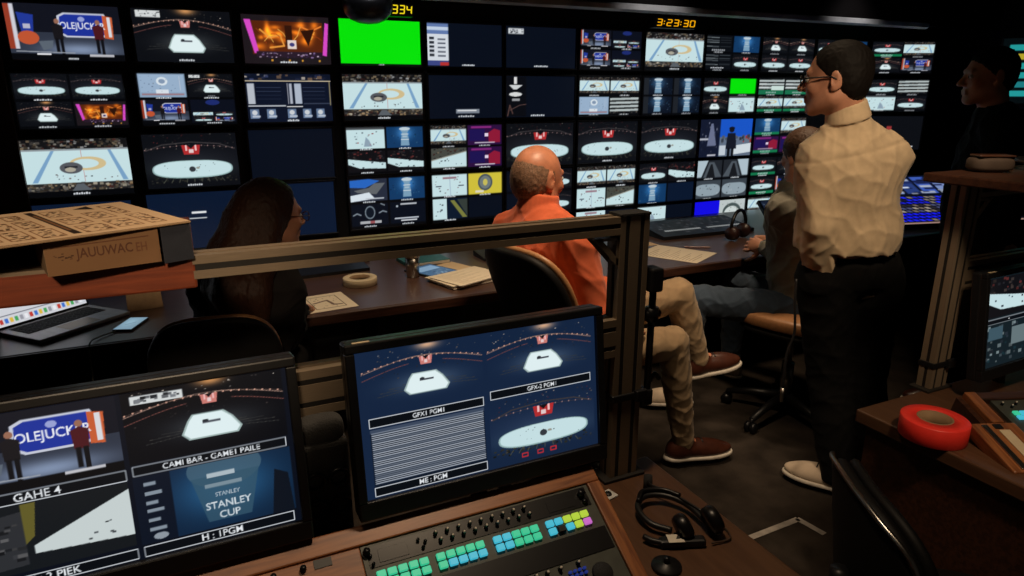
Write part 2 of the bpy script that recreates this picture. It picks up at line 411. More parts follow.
def studio(p, c=True, mir=False):
    p.rect(0, 0, 1, 1, (46, 52, 66)); p.rect(0, 0, 1, .5, (18, 20, 30)); p.glow(.6, .8, .3, .12, (80, 90, 104))
    p.rect(0, .02, .05, .8, (150, 60, 40)); p.rect(.05, .02, .085, .8, (205, 205, 215)); p.poly([(.1, .16), (.24, .2), (.22, .5), (.12, .5)], (34, 56, 150))
    p.ell(.17, .6, .09, .12, (190, 84, 50)); p.rect(.14, .36, .2, .44, (180, 180, 200))
    p.poly([(.44, .2), (.5, .14), (.86, .14), (.9, .3), (.88, .52), (.82, .58), (.5, .58), (.43, .5)], (196, 200, 214))
    p.poly([(.46, .22), (.51, .17), (.84, .17), (.88, .3), (.86, .5), (.81, .55), (.51, .55), (.45, .48)], (30, 50, 150))
    p.poly([(.84, .17), (.93, .2), (.92, .6), (.84, .58)], (196, 92, 52)); p.rect(.88, .2, .91, .56, (215, 215, 220))
    p.ell(.65, .25, .03, .045, (150, 160, 210)); p.text('OLEJUCKER', .655, .385, .16, (232, 234, 242), .40)
    for x, col in ((.43, (24, 22, 26)), (.79, (74, 24, 30))):
        p.ell(x, .3, .022, .045, (150, 104, 84)); p.poly([(x - .05, .38), (x, .34), (x + .05, .38), (x + .04, .62), (x - .04, .62)], col)
        p.rect(x - .035, .6, x - .005, .86, (16, 16, 20)); p.rect(x + .008, .6, x + .035, .88, (16, 16, 20))
    p.poly([(.25, .66), (.38, .64), (.36, .78), (.28, .82)], (90, 100, 112))
    p.line([(.05, .84), (.55, .86)], .016, (150, 156, 166)); p.rect(0, .88, 1, 1, (8, 9, 13))
    p.rect(.22, .87, .34, .9, (225, 225, 230)); p.rect(.68, .88, .9, .92, (190, 190, 196))
    if c: cap(p, .53, .965, .09)
def fire(p, c=True):
    p.rect(0, 0, 1, 1, (30, 24, 28)); p.rect(.1, .12, .92, .8, (86, 36, 14))
    for _ in range(26):
        x = RNG.uniform(.15, .88); y = RNG.uniform(.16, .66); p.glow(x, y, RNG.uniform(.02, .07), RNG.uniform(.03, .1), np.array((150, 84, 16)) * RNG.uniform(.3, 1))
    p.line([(.2, .3), (.3, .45), (.42, .4), (.46, .62), (.3, .66)], .035, (230, 150, 60)); p.line([(.64, .2), (.78, .3), (.9, .2)], .03, (235, 130, 50))
    for k in range(9):
        x = .16 + .08 * k; p.line([(x, RNG.uniform(.2, .6)), (x + .06, RNG.uniform(.25, .6)), (x + .1, RNG.uniform(.2, .65))], .014, (236, 176, 80) if k % 2 else (150, 60, 20))
    p.poly([(.66, .3), (.82, .26), (.74, .62)], (46, 20, 10)); p.rect(.48, .2, .56, .6, (50, 22, 12))
    p.poly([(.03, .1), (.1, .1), (.17, .78), (.12, .78)], (214, 74, 196)); p.poly([(.95, .12), (.99, .14), (.95, .82), (.9, .8)], (214, 74, 196))
    p.rect(.14, .74, .9, .86, (40, 26, 40)); p.speck(.16, .76, .9, .86, 36, .03, [(150, 120, 170), (70, 50, 90), (220, 190, 220)])
    p.rect(.5, .5, .6, .68, (225, 210, 200)); p.ell(.55, .59, .03, .04, (60, 60, 120))
    for x in (.3, .5, .65, .85): p.rect(x, .9, x + .02, .94, (210, 150, 50))
    if c: cap(p, .5, .96, .2)
def green(p, c=True):
    p.rect(0, 0, 1, 1, (8, 226, 10)); p.rect(0, .955, 1, 1, (6, 8, 10))
    if c: cap(p, .5, .978, .07, .02)
def blank(p, c=False):
    p.rect(0, 0, 1, 1, NAVY)
def darkblue(p, c=False): p.rect(0, 0, 1, 1, (11, 24, 46))
def table(p, c=True):
    p.rect(0, 0, 1, 1, (13, 20, 38)); p.speck(0, .02, 1, .12, 26, .06, [(120, 96, 80), (60, 70, 110), (190, 180, 170), (30, 40, 70)])
    p.line([(0, .15), (1, .15)], .02, (205, 190, 160)); p.rect(.02, .2, .1, .62, (180, 186, 196)); p.rect(.5, .2, .53, .62, (170, 176, 190)); p.rect(.56, .2, .64, .62, (170, 180, 196))
    p.line([(.98, .15), (.98, .65)], .015, (210, 190, 130)); p.line([(.48, .2), (.48, .62)], .012, (200, 200, 210))
    for y in (.28, .36, .44, .52): p.line([(.12, y), (.4, y)], .006, (60, 70, 92)); p.line([(.66, y), (.92, y)], .006, (60, 70, 92))
    p.line([(.02, .66), (.44, .66)], .02, (200, 204, 210)); p.line([(.46, .68), (.64, .68)], .02, (225, 225, 225)); p.line([(.66, .62), (.98, .62)], .008, (120, 130, 150))
    for x in (.03, .22, .46, .64, .8):
        p.rect(x, .73, x + .1, .92, (100, 120, 150)); p.ell(x + .05, .8, .03, .05, (200, 205, 210)); p.rect(x + .02, .86, x + .11, .9, (180, 190, 205))
    if c: cap(p, .52, .97, .14)
def page(p):
    p.rect(0, 0, 1, 1, (210, 216, 224)); p.rect(0, 0, 1, .25, (96, 120, 170)); p.rect(0, .08, 1, .16, (190, 205, 225)); p.rect(0, .88, 1, 1, (60, 70, 130)); p.rect(.6, .92, 1, 1, (180, 50, 50))
    for y in (.32, .42, .52, .62, .72): p.rect(.12, y, .34, y + .06, (40, 44, 54)); p.rect(.5, y + .03, .86, y + .07, (90, 96, 110))
def pageblank(p, c=True):
    blank(p); page(p.sub(0, .02, .28, .97)); cap(p, .54, .955, .17)
def captop(p, c=True):
    blank(p); p.rect(.04, .06, .25, .19, (205, 210, 214)); p.speck(.06, .08, .24, .17, 12, .03, [(70, 74, 84)]); cap(p, .5, .95, .2)
def capbot(p, c=True):
    blank(p); p.rect(.36, .78, .68, .88, (120, 128, 140)); p.rect(.38, .8, .64, .83, (225, 226, 228)); cap(p, .5, .95, .22)
def tower(p, c=True):
    blank(p); p.rect(0, .02, .29, .97, (10, 12, 18))
    p.rect(.12, .03, .16, .2, (220, 220, 220)); p.poly([(.05, .22), (.24, .22), (.16, .32), (.11, .32)], (205, 208, 210)); p.ell(.14, .44, .09, .05, (214, 216, 216)); p.rect(.09, .54, .2, .6, (150, 152, 156))
    p.line([(.03, .95), (.06, .7), (.1, .9)], .03, (84, 60, 56)); p.line([(.06, .82), (.2, .7), (.29, .68)], .016, (96, 70, 66)); cap(p, .46, .955, .2)
def iceblue(p, c=True):
    p.rect(0, 0, 1, 1, (136, 160, 186)); p.rect(.03, .05, .97, .8, (150, 174, 200)); p.ell(.5, .32, .12, .18, (215, 225, 232)); p.ell(.5, .32, .07, .1, (130, 150, 176))
    p.rect(.35, .68, .62, .9, (214, 222, 230)); p.rect(.05, .84, .95, .92, (150, 120, 130)); p.line([(.88, .1), (.88, .7)], .02, (200, 205, 215))
    p.speck(.05, .1, .95, .8, 20, .03, [(100, 120, 150), (176, 190, 208)])
    if c: cap(p)
def stripes(p, c=True):
    p.rect(0, 0, 1, 1, (14, 16, 20))
    for i, y in enumerate((.08, .3, .52, .74)):
        p.poly([(0, y), (1, y - .04), (1, y + .09), (0, y + .12)], (176, 186, 186)); p.speck(0, y + .12, 1, y + .2, 14, .05, [(60, 50, 44), (110, 100, 90)])
    if c: cap(p)
def cup(p, c=True, bg=(18, 56, 98)):
    p.rect(0, 0, 1, 1, bg); p.glow(.5, .3, .2, .3, (50, 84, 110)); p.speck(.03, .1, .97, .9, 22, .035, [(20, 90, 140), (90, 140, 170), (14, 40, 70)])
    p.poly([(.36, .08), (.64, .08), (.57, .3), (.6, .5), (.62, .9), (.38, .9), (.4, .5), (.43, .3)], (120, 156, 182)); p.ell(.5, .1, .15, .08, (190, 205, 214)); p.rect(.4, .34, .6, .38, (206, 216, 222)); p.rect(.39, .6, .61, .63, (206, 216, 222)); p.rect(.44, .44, .56, .5, (170, 190, 204))
    if c: cap(p)
def cupd(p, c=True):
    cup(p, False, (12, 20, 34)); p.rect(0, 0, .18, 1, (30, 34, 40)); p.speck(.6, .3, 1, 1, 14, .05, [(30, 50, 80), (70, 90, 110), (10, 14, 22)])
def closeice(p, c=True):
    p.rect(0, 0, 1, 1, ICE); p.rect(0, 0, 1, .1, (70, 74, 78)); p.poly([(.44, .9), (.5, .45), (.58, .6), (.66, .9)], (140, 160, 176)); p.speck(.05, .15, .95, .85, 16, .05, [(70, 80, 92), (150, 170, 180), (190, 120, 120)])
    if c: cap(p, .5, .96, .4)
def crease(p, c=True):
    p.rect(0, 0, 1, 1, ICE); p.line([(.5, 0), (.52, 1)], .03, (150, 168, 190)); p.speck(.05, .1, .95, .9, 16, .05, [(60, 70, 84), (130, 90, 96)]); p.rect(.3, .1, .7, .2, (150, 120, 130))
    for x in (.1, .75): p.rect(x, .5, x + .16, .56, (90, 100, 112))
    if c: cap(p, .5, .97, .4)
def edge(p, c=True):
    p.rect(0, 0, 1, 1, (70, 72, 66)); p.speck(0, 0, 1, .6, 40, .06, CROWD); p.poly([(0, .62), (1, .2), (1, .95), (0, .95)], ICE); p.line([(0, .6), (1, .18)], .05, (150, 150, 140)); p.speck(.1, .5, .95, .85, 8, .05, [(60, 70, 84)])
    if c: cap(p, .5, .97, .4)
def edge2(p, c=True):
    p.rect(0, 0, 1, 1, (16, 16, 20)); p.speck(0, .02, 1, .4, 30, .07, [(60, 52, 50), (110, 50, 50), (40, 40, 46)]); p.poly([(0, .36), (.6, .5), (1, .58), (1, .86), (.3, .82), (0, .62)], ICE); p.speck(.1, .5, .95, .8, 8, .05, [(60, 70, 84)])
    if c: cap(p, .45, .95, .5)
def purple(p, c=True):
    p.rect(0, 0, 1, 1, (44, 16, 62)); p.rect(.1, .06, .7, .16, (130, 40, 120)); p.rect(.05, .2, .5, .8, (30, 20, 80)); p.poly([(.6, .4), (.78, .2), (.96, .3), (.96, .9), (.62, .9)], (140, 26, 54)); p.rect(.5, .42, .6, .58, (225, 210, 230)); p.rect(.2, .86, .8, .92, (200, 190, 205))
def yellow(p, c=True):
    p.rect(0, 0, 1, 1, (206, 190, 60)); p.ell(.5, .45, .22, .4, (74, 84, 90)); p.ell(.5, .45, .17, .31, (110, 120, 120)); p.ell(.5, .45, .07, .16, (196, 186, 90)); p.rect(.2, .82, .45, .93, (220, 214, 190))
def road(p, c=True):
    p.rect(0, 0, 1, 1, (14, 26, 44)); p.rect(0, 0, .4, 1, ICE); p.poly([(.5, .1), (.62, .1), (1, .95), (.86, .95)], (120, 122, 60)); p.poly([(.7, .06), (1, .06), (1, .9)], (52, 60, 56)); p.speck(.05, .2, .35, .8, 6, .06, [(90, 100, 110)])
def skyman(p, c=True):
    p.rect(0, 0, 1, 1, (20, 30, 56)); L = p.sub(0, 0, .38, 1); L.rect(0, 0, 1, 1, (20, 26, 46)); L.poly([(.6, .12), (.7, .12), (.9, .7), (.46, .7)], (104, 112, 140)); L.speck(.1, .1, .95, .85, 24, .07, [(50, 60, 90), (110, 116, 140), (30, 36, 56)]); L.rect(.1, .5, .5, .54, (190, 194, 204)); L.rect(.5, .93, .9, .97, (200, 200, 210))
    q = p.sub(.4, 0, 1, 1); q.rect(0, 0, 1, .5, (26, 84, 196)); q.rect(0, .48, 1, 1, (96, 110, 130)); q.speck(0, .46, 1, .62, 24, .09, [(70, 80, 96), (120, 130, 140), (160, 60, 60)]); q.poly([(.4, .72), (1, .66), (1, .9), (.4, .96)], (206, 216, 222)); q.poly([(0, .7), (.2, .7), (.2, .96), (0, .96)], (190, 200, 210))
    q.ell(.36, .3, .08, .06, (24, 24, 30)); q.ell(.36, .25, .09, .04, (20, 20, 26)); q.poly([(.24, .38), (.48, .38), (.54, .8), (.2, .8)], (22, 26, 38)); q.rect(.26, .78, .34, 1, (14, 16, 22)); q.rect(.38, .78, .46, 1, (14, 16, 22))
def tunnel(p, c=True, m=1):
    X = (lambda x: x) if m > 0 else (lambda x: 1 - x)
    p.rect(0, 0, 1, 1, (34, 38, 44)); p.poly([(X(0), 0), (X(.45), 0), (X(.22), .92), (X(0), .92)], (172, 190, 200)); p.poly([(X(.5), .1), (X(.68), .1), (X(1), .95), (X(.3), .95)], (76, 84, 92)); p.poly([(X(.56), .2), (X(.62), .2), (X(.75), .95), (X(.4), .95)], (24, 26, 30))
    if c: cap(p, .5, .96, .4)
def greyice(p, c=True):
    p.rect(0, 0, 1, 1, (58, 66, 74)); p.ell(.5, .55, .48, .34, (142, 158, 168), 3); p.speck(.1, .3, .9, .8, 12, .06, [(80, 90, 100), (190, 200, 206)])
    if c: cap(p, .5, .95, .5)
def blue(p, c=True): p.rect(0, 0, 1, 1, (20, 14, 226))
def arch(p, c=True):
    p.rect(0, 0, 1, 1, (186, 196, 196)); p.ell(.5, .75, .36, .5, (70, 84, 84)); p.ell(.5, .85, .3, .42, (200, 210, 208)); p.speck(.1, .1, .9, .9, 16, .05, [(110, 120, 120), (150, 150, 140)])
def boxes(p, c=True):
    p.rect(0, 0, 1, 1, (12, 16, 28)); p.ell(.5, .12, .16, .12, (30, 44, 110))
    for x, y, q in ((.04, .52, rink_side), (.52, .52, rink_wide), (.04, .76, rink_wide), (.52, .76, studio)): q(p.sub(x, y, x + .44, y + .22), False)
def lines(p, c=True):
    p.rect(0, 0, 1, 1, (12, 15, 20))
    for y in (.12, .3, .42, .68): p.line([(.06, y), (.5, y + .02)], .05, (100, 108, 112)); p.line([(.56, y), (.95, y)], .025, (76, 84, 90))
    cap(p, .5, .9, .5, .06)
def arena(p, c=True):
    p.rect(0, 0, 1, 1, (38, 44, 60)); p.poly([(0, .05), (.5, .0), (.8, .1), (.4, .4), (0, .35)], (40, 100, 190)); p.poly([(.1, .5), (.5, .4), (.66, .2), (.95, .2), (.7, .7), (.2, .6)], (96, 100, 104)); p.poly([(0, .72), (.5, .6), (.66, .9), (0, 1)], (214, 224, 232)); p.rect(.4, .86, .9, .92, (190, 196, 204))
def gauges(p, c=True):
    p.rect(0, 0, 1, 1, (10, 15, 26)); p.ell(.5, .4, .14, .3, (110, 122, 132)); p.ell(.5, .4, .11, .24, (14, 22, 34)); p.line([(.05, .5), (.15, .42), (.25, .5)], .06, (120, 130, 140)); p.line([(.75, .44), (.85, .36), (.95, .42)], .06, (120, 130, 140)); p.line([(.8, .02), (.9, .1)], .05, (120, 130, 140)); p.rect(.22, .78, .8, .9, (170, 172, 176)); p.rect(.5, .78, .62, .9, (150, 80, 84))
def marks(p, c=True):
    p.rect(0, 0, 1, 1, NAVY); p.rect(.3, .08, .75, .14, (200, 204, 210)); p.ell(.2, .2, .03, .05, (170, 180, 190)); p.rect(.12, .74, .8, .8, (180, 186, 196)); p.rect(.3, .84, .75, .9, (196, 200, 206))
def greened(f):
    def g(p, c=True):
        f(p.sub(0, 0, 1, .86), False); p.rect(0, .84, 1, 1, (20, 120, 76)); cap(p, .5, .92, .4, .05)
    return g
def gtop(p, c=True):
    stripes(p, False); p.rect(0, .7, 1, 1, (26, 110, 76)); p.rect(.02, .28, .3, .34, (206, 214, 214)); p.rect(.02, .5, .4, .58, (206, 214, 214)); p.rect(.5, .45, 1, .72, (200, 220, 214)); cap(p, .5, .88, .4, .05)
def quad(a, b, c, d, gap=.012, caps=True):
    def f(p, _=True):
        p.rect(0, 0, 1, 1, (6, 7, 10))
        for q, (x, y) in zip((a, b, c, d), ((0, 0), (.5, 0), (0, .49), (.5, .49))):
            if q is None: continue
            s = p.sub(x + gap, y + gap * 1.4, x + .5 - gap, y + .455)
            q(s, False); 
            if caps and q not in (blank, darkblue): cap(p, x + .25, y + .472, .16, .022)
    return f

def cream_caption(p, x0, y0, x1, y1):
    p.rect(x0, y0, x1, y1, (210, 214, 214)); p.speck(x0 + .01, y0 + .01, x1 - .01, y1 - .01, 16, .02, [(40, 44, 50), (120, 124, 130)])

# ------------------------------------------------------------------ the monitor wall
Y_WALL = 4.0
def rack_monitor(name, label, x0, z0, w, h, fn, cols, root_loc, rz=0.0, group='monitors of the video wall'):
    """a monitor with its picture; local origin = middle of the lower front edge, picture faces -y"""
    t = thing(name, label, 'monitor', root_loc, (0, 0, rz), group)
    bm = bmesh.new(); b = .012
    box(bm, (-w / 2 - b, .012, -b), (w / 2 + b, .075, h + b), .004, 2)
    obj('housing', bm, M['bezel'], t)
    fr = bmesh.new()
    box(fr, (-w / 2 - b, -.004, h), (w / 2 + b, .014, h + b), .002, 1); box(fr, (-w / 2 - b, -.004, -b), (w / 2 + b, .014, 0), .002, 1)
    box(fr, (-w / 2 - b, -.004, 0), (-w / 2, .014, h), .002, 1); box(fr, (w / 2, -.004, 0), (w / 2 + b, .014, h), .002, 1)
    obj('bezel', fr, M['bezel'], t)
    rows = max(20, int(cols * h / w))
    p = Paint(cols, rows); fn(p, True)
    picture('screen', p, (-w / 2, .006, h), (w, 0, 0), (0, 0, -h), M['pic'], t)
    return t
CX = [(-.66, -.20), (-.145, .302), (.355, .802), (.855, 1.32), (1.362, 1.84), (1.868, 2.362), (2.398, 2.878), (2.91, 3.42), (3.42, 3.935), (3.958, 4.495), (4.52, 5.08)]
RZ = [(1.764, 2.006), (1.464, 1.714), (1.153, 1.424), (.832, 1.128), (.55, .83)]
ROWN = ['top row', 'second row', 'third row', 'fourth row', 'lowest row']
def studio_cap(p, c=True): studio(p, c)
def trap_cap(p, c=True):
    rink_trap(p, True); cream_caption(p, .04, .04, .28, .16)
def pagecorner(p, c=True):
    darkblue(p); page(p.sub(.30, .52, .42, .98)); p.rect(.46, .34, .62, .38, (220, 222, 226)); p.rect(.4, .45, .62, .47, (200, 204, 210))
def half(a, b):
    def f(p, c=True):
        p.rect(0, 0, 1, 1, (8, 10, 16)); a(p.sub(.01, .02, .5, .5), False); b(p.sub(.5, .02, .99, .5), False)
    return f
WALL = {
 (0, 0): (studio_cap, 'of two presenters before a blue panel, top left of the wall'),
 (0, 1): (trap_cap, 'showing a dark arena with small white rink and orange glow, top row'),
 (0, 2): (fire, 'showing magenta pillars around a fiery orange picture'),
 (0, 3): (green, 'with a plain bright green screen, below the ceiling dome'),
 (0, 4): (pageblank, 'with a narrow white page beside an empty navy screen'),
 (0, 5): (captop, 'with an empty navy screen and small white caption in its upper corner'),
 (0, 6): (quad(studio, boxes, studio, boxes), 'with blue studio shots over each other on its left half, top row'),
 (0, 7): (rink_side, 'showing one large white rink from the side, under the time display'),
 (0, 8): (quad(lines, cup, lines, rink_wide), 'with dark lines of text beside a blue trophy, top row'),
 (0, 9): (quad(rink_trap, rink_trap, rink_wide, rink_wide), 'with four small dark arena views, left of the standing man\'s face'),
 (0, 10): (quad(rink_wide, cup, rink_trap, rink_side), 'mostly hidden behind the standing man\'s head, top row'),
 (1, 0): (quad(rink_wide, rink_wide, rink_trap, fire), 'with three dark rinks and one magenta and orange quarter, second row'),
 (1, 1): (quad(iceblue, trap_cap, studio, boxes), 'with a pale blue rink above a studio shot, second row'),
 (1, 2): (table, 'showing a navy table of white lines and figures'),
 (1, 3): (rink_side, 'showing one large white rink, directly under the bright green screen'),
 (1, 4): (capbot, 'with an empty navy screen and white caption near its lower edge'),
 (1, 5): (tower, 'with white shapes down the left side of an empty navy screen'),
 (1, 6): (quad(rink_side, rink_side, iceblue, stripes), 'with two white rinks over pale blue and striped quarters, second row'),
 (1, 7): (quad(cupd, cupd, cupd, cupd), 'with tall blue trophy pictures, second row under the large white rink'),
 (1, 8): (quad(rink_wide, green, rink_trap, closeice), 'with one bright green quarter'),
 (1, 9): (quad(gtop, gtop, greened(rink_side), greened(rink_side)), 'with four green edged white rinks beside the standing man\'s chin'),
 (2, 0): (rink_side, 'showing one large white rink, above the cardboard box'),
 (2, 1): (rink_wide, 'showing a dark arena with long white rink, above the woman'),
 (2, 2): (blank, 'with an empty dark navy screen, third row above the woman'),
 (2, 3): (quad(closeice, cup, edge2, edge2), 'with four bright ice views, third row right of an empty screen'),
 (2, 4): (quad(rink_side, purple, edge, purple), 'with two purple quarters on its right side'),
 (2, 5): (rink_wide, 'showing a dark arena, partly hidden by the bald head'),
 (2, 6): (rink_wide, 'showing a dark arena with long white rink, right of the bald head'),
 (2, 7): (rink_wide, 'showing a dark arena with long white rink, left of the blue sky picture'),
 (2, 8): (skyman, 'showing a dark figure against a blue sky'),
 (2, 9): (quad(greened(cup), rink_side, greened(purple), purple), 'with a purple lower half and green strips, above the grey jacket\'s head'),
 (3, 0): (darkblue, 'mostly hidden behind the cardboard box'),
 (3, 1): (pagecorner, 'with a small white page on dark blue, behind the woman\'s hair'),
 (3, 2): (darkblue, 'with an empty dark blue screen, in front of the woman\'s face'),
 (3, 3): (quad(arena, cup, gauges, marks), 'with blue arena and trophy quarters over dark gauges, fourth row'),
 (3, 4): (quad(crease, yellow, road, blank), 'with one yellow quarter'),
 (3, 5): (quad(blank, rink_wide, blank, rink_wide), 'mostly hidden behind the bald man\'s neck'),
 (3, 6): (quad(rink_side, rink_side, crease, edge), 'with four white ice views, right of the bald man\'s face'),
 (3, 7): (quad(rink_wide, edge2, cup, darkblue), 'with a blue trophy quarter beside an empty one, fourth row'),
 (3, 8): (quad(tunnel, lambda p, c: tunnel(p, c, -1), greyice, greyice), 'with four grey views of ice and tunnels, under the blue sky picture'),
 (3, 9): (quad(greened(rink_wide), rink_trap, greened(rink_wide), studio), 'with dark rinks edged in green, left of the grey jacket\'s head'),
 (4, 6): (half(crease, blank), 'just showing above the aluminium post, lowest row'),
 (4, 7): (half(lambda p, c: closeice(p, False), blank), 'with pale ice on its left half only, lowest row'),
 (4, 8): (half(blue, arch), 'with a pure blue picture beside a white arch, lowest row'),
 (4, 9): (half(greened(rink_side), greened(rink_side)), 'with green edged rinks, lowest row beside the grey jacket'),
}
for (r, c), (fn, desc) in WALL.items():
    x0, x1 = CX[c]; z0, z1 = RZ[r]
    sx, sz = [(-.024, -.017), (-.018, -.010), (-.012, -.002)][c] if c < 3 else (0, 0)      # the left bank hangs slightly askew
    rack_monitor('wall_monitor', 'wall monitor ' + desc, 0, 0, x1 - x0, z1 - z0 + (.006 if c < 2 else 0), fn, int(150 - 6.5 * c), ((x0 + x1) / 2 + sx * r, Y_WALL, z0 + sz * r))
# the end column turns in towards the room
th = R(-26.6)
def redcap(p, c=True):
    p.rect(0, 0, 1, 1, NIGHT); p.rect(.42, .3, .5, .42, (150, 50, 50)); cap(p, .7, .9, .4, .03)
for r, fn, desc in ((0, quad(greened(rink_wide), rink_side, rink_trap, studio), 'angled inward at the right end of the wall, top row'),
                    (1, quad(rink_wide, stripes, closeice, rink_wide), 'angled inward at the right end of the wall, second row'),
                    (2, redcap, 'with a dark picture, angled inward beside the standing man\'s shoulder')):
    z0, z1 = RZ[r]
    rack_monitor('wall_monitor', 'wall monitor ' + desc, 0, 0, .50, z1 - z0, fn, 90, (5.14 + .25 * math.cos(th), 4.0 + .25 * math.sin(th), z0), th)
# ------------------------------------------------------------------ the room
def struct(name, lo, hi, m, bev=0):
    return tag(obj(name, B(lo, hi, bev), m), kind='structure')
struct('floor', (-1.6, -1.4, -.06), (6.3, 4.12, 0), M['carpet'])
struct('wall_back', (-1.6, 4.09, 0), (6.3, 4.19, 2.5), M['rackwall'])
struct('wall_left', (-1.7, -1.4, 0), (-1.6, 4.19, 2.5), M['wall'])
struct('wall_right', (6.3, -1.4, 0), (6.4, 4.19, 2.5), M['wall'])
struct('ceiling', (-1.7, -1.4, 2.5), (6.4, 4.19, 2.6), M['soffit'])
struct('trim_1', (-1.6, 3.72, 2.115), (6.3, 4.09, 2.5), M['soffit'])          # soffit over the monitors
# long metal edge of the soffit
bm = bmesh.new(); prism(bm, [(3.692, 2.100), (3.719, 2.088), (3.719, 2.134), (3.706, 2.136), (3.692, 2.128)], 0, -1.6, 5.35)
tag(obj('trim_2', bm, M['trim']), kind='structure')
struct('trim_3', (-1.6, 3.975, 0), (-.70, 4.09, 2.115), M['brownwall'])       # brown panel left of the monitors
struct('trim_4', (-.70, 4.03, 0), (5.2, 4.09, 2.115), M['rackwall'])          # rack face the monitors hang on
# spot beams' landing points on the soffit edge are lit by fill spots added at the end

# ------------------------------------------------------------------ clocks and dome
SEG = {'0': 'abcdef', '1': 'bc', '2': 'abged', '3': 'abgcd', '4': 'fgbc', '5': 'afgcd', '6': 'afgedc', '7': 'abc', '8': 'abcdefg', '9': 'abcdfg'}
def led(p, s, x0, y0, w, h, c):
    """seven segment figures"""
    def seg(x, y, pts): p.poly([(x + a * w + .12 * w * (1 - b), y + b * h) for a, b in pts], c)
    t = .13; x = x0
    for ch in s:
        if ch == ':':
            seg(x - .1 * w, y0, [(.1, .25), (.25, .25), (.25, .4), (.1, .4)]); seg(x - .1 * w, y0, [(.1, .62), (.25, .62), (.25, .77), (.1, .77)]); x += .42 * w; continue
        for k in SEG[ch]:
            q = {'a': [(.05, 0), (.75, 0), (.67, t), (.13, t)], 'd': [(.05, 1), (.75, 1), (.67, 1 - t), (.13, 1 - t)],
                 'g': [(.1, .5 - t / 2), (.7, .5 - t / 2), (.7, .5 + t / 2), (.1, .5 + t / 2)],
                 'f': [(0, .04), (.17, .14), (.17, .45), (0, .49)], 'b': [(.8, .04), (.63, .14), (.63, .45), (.8, .49)],
                 'e': [(0, .96), (.17, .86), (.17, .55), (0, .51)], 'c': [(.8, .96), (.63, .86), (.63, .55), (.8, .51)]}[k]
            seg(x, y0, q)
        x += w
def led_clock(name, label, s, x0, x1, z0, z1, c, dx, dw, cols):
    t = thing(name, label, 'clock', ((x0 + x1) / 2, 3.90, z0)); w = x1 - x0; h = z1 - z0
    obj('case', B((-w / 2, .004, 0), (w / 2, .075, h), .004), M['black'], t)
    obj('hanger', B((-.03, .02, h - .002), (.03, .06, 2.116 - z0)), M['black'], t)
    p = Paint(cols, int(cols * (h - .006) / (w - .006)), bg=(4, 3, 3)); led(p, s, dx, .16, dw, .68, c)
    picture('display', p, (-w / 2 + .003, .001, h - .003), (w - .006, 0, 0), (0, 0, -(h - .006)), M['pic'], t)
led_clock('timer_display', 'small timer above the green screen reading 334 in yellow digits', '334', 1.115, 1.255, 2.020, 2.092, (255, 226, 30), .09, .30, 120)
led_clock('clock_display', 'amber digital clock reading 3:23:30 above the large white rink picture', '3:23:30', 2.90, 3.24, 2.026, 2.094, (255, 176, 10), .03, .168, 230)
t = thing('dome_camera', 'black dome hanging from the soffit over the green screen', 'camera', (.935, 3.66, 1.95))
bm = bmesh.new(); lathe(bm, [(0.0, 0), (.05, .006), (.09, .022), (.115, .05), (.125, .085), (.125, .12)], 40); obj('dome', bm, M['blackgloss'], t, True)
bm = bmesh.new(); lathe(bm, [(.13, .118), (.13, .18), (.06, .20), (.06, .549)], 32); obj('housing', bm, M['black'], t, True)

# ------------------------------------------------------------------ screen at the far right
t = thing('status_monitor', 'monitor at the right edge showing cyan and yellow bars', 'monitor', (5.88, 2.98, 1.52), (0, 0, R(-62)))
obj('housing', B((-.40, .01, -.02), (.40, .06, .50), .006), M['bezel'], t)
p = Paint(160, 96, bg=(5, 12, 14))
for i, c in enumerate(((34, 150, 150), (180, 160, 40), (34, 150, 150), (34, 150, 150), (30, 120, 126), (34, 150, 150))):
    p.rect(.06, .10 + i * .14, .95, .19 + i * .14, c)
    p.speck(.5, .115 + i * .14, .9, .175 + i * .14, 14, .02, [(8, 30, 34)])
picture('screen', p, (-.385, .004, .485), (.77, 0, 0), (0, 0, -.47), M['pic'], t)
obj('stand', B((-.05, .03, -1.5), (.05, .10, 0)), M['black'], t)

# ------------------------------------------------------------------ front desk (long)
t = thing('long_desk', 'long dark brown desk below the monitor wall', 'desk', (0, 0, 0))
obj('worktop', B((-1.4, 2.735, .70), (5.6, 3.93, .74), .006), M['desk'], t)
obj('front_edge', B((-1.4, 2.722, .696), (5.6, 2.736, .7385), .004), M['darkwood'], t, label='reddish front edge of the desk')
obj('modesty_panel', B((-1.35, 3.30, .02), (5.55, 3.33, .70)), M['black'], t)
for x in (-1.35, .72, 2.02, 3.4, 5.4): obj('side_panel', B((x, 2.95, 0), (x + .04, 3.9, .70)), M['black'], t)

# rear desks
t = thing('rear_desk', 'brown desk holding the near consoles and headset', 'desk', (0, 0, 0))
obj('worktop', B((-1.3, .30, .68), (.985, 1.262, .72), .005), M['reardesk'], t)
obj('side_panel', B((.91, .4, 0), (.95, 1.22, .68)), M['black'], t); obj('side_panel', B((-1.25, .4, 0), (-1.21, 1.22, .68)), M['black'], t)
obj('back_panel', B((-1.21, 1.18, .02), (.91, 1.21, .68)), M['black'], t)
t = thing('side_desk', 'dark brown desk at the right holding the red tape roll', 'desk', (0, 0, 0))
obj('worktop', B((1.705, .25, .68), (3.3, 1.215, .72), .005), M['reardesk'], t)
obj('side_panel', B((1.73, .3, 0), (1.77, 1.19, .68)), M['darkwood'], t); obj('back_panel', B((1.74, 1.15, .02), (3.2, 1.18, .68)), M['black'], t)
obj('side_panel', B((3.2, .3, 0), (3.24, 1.19, .68)), M['darkwood'], t)

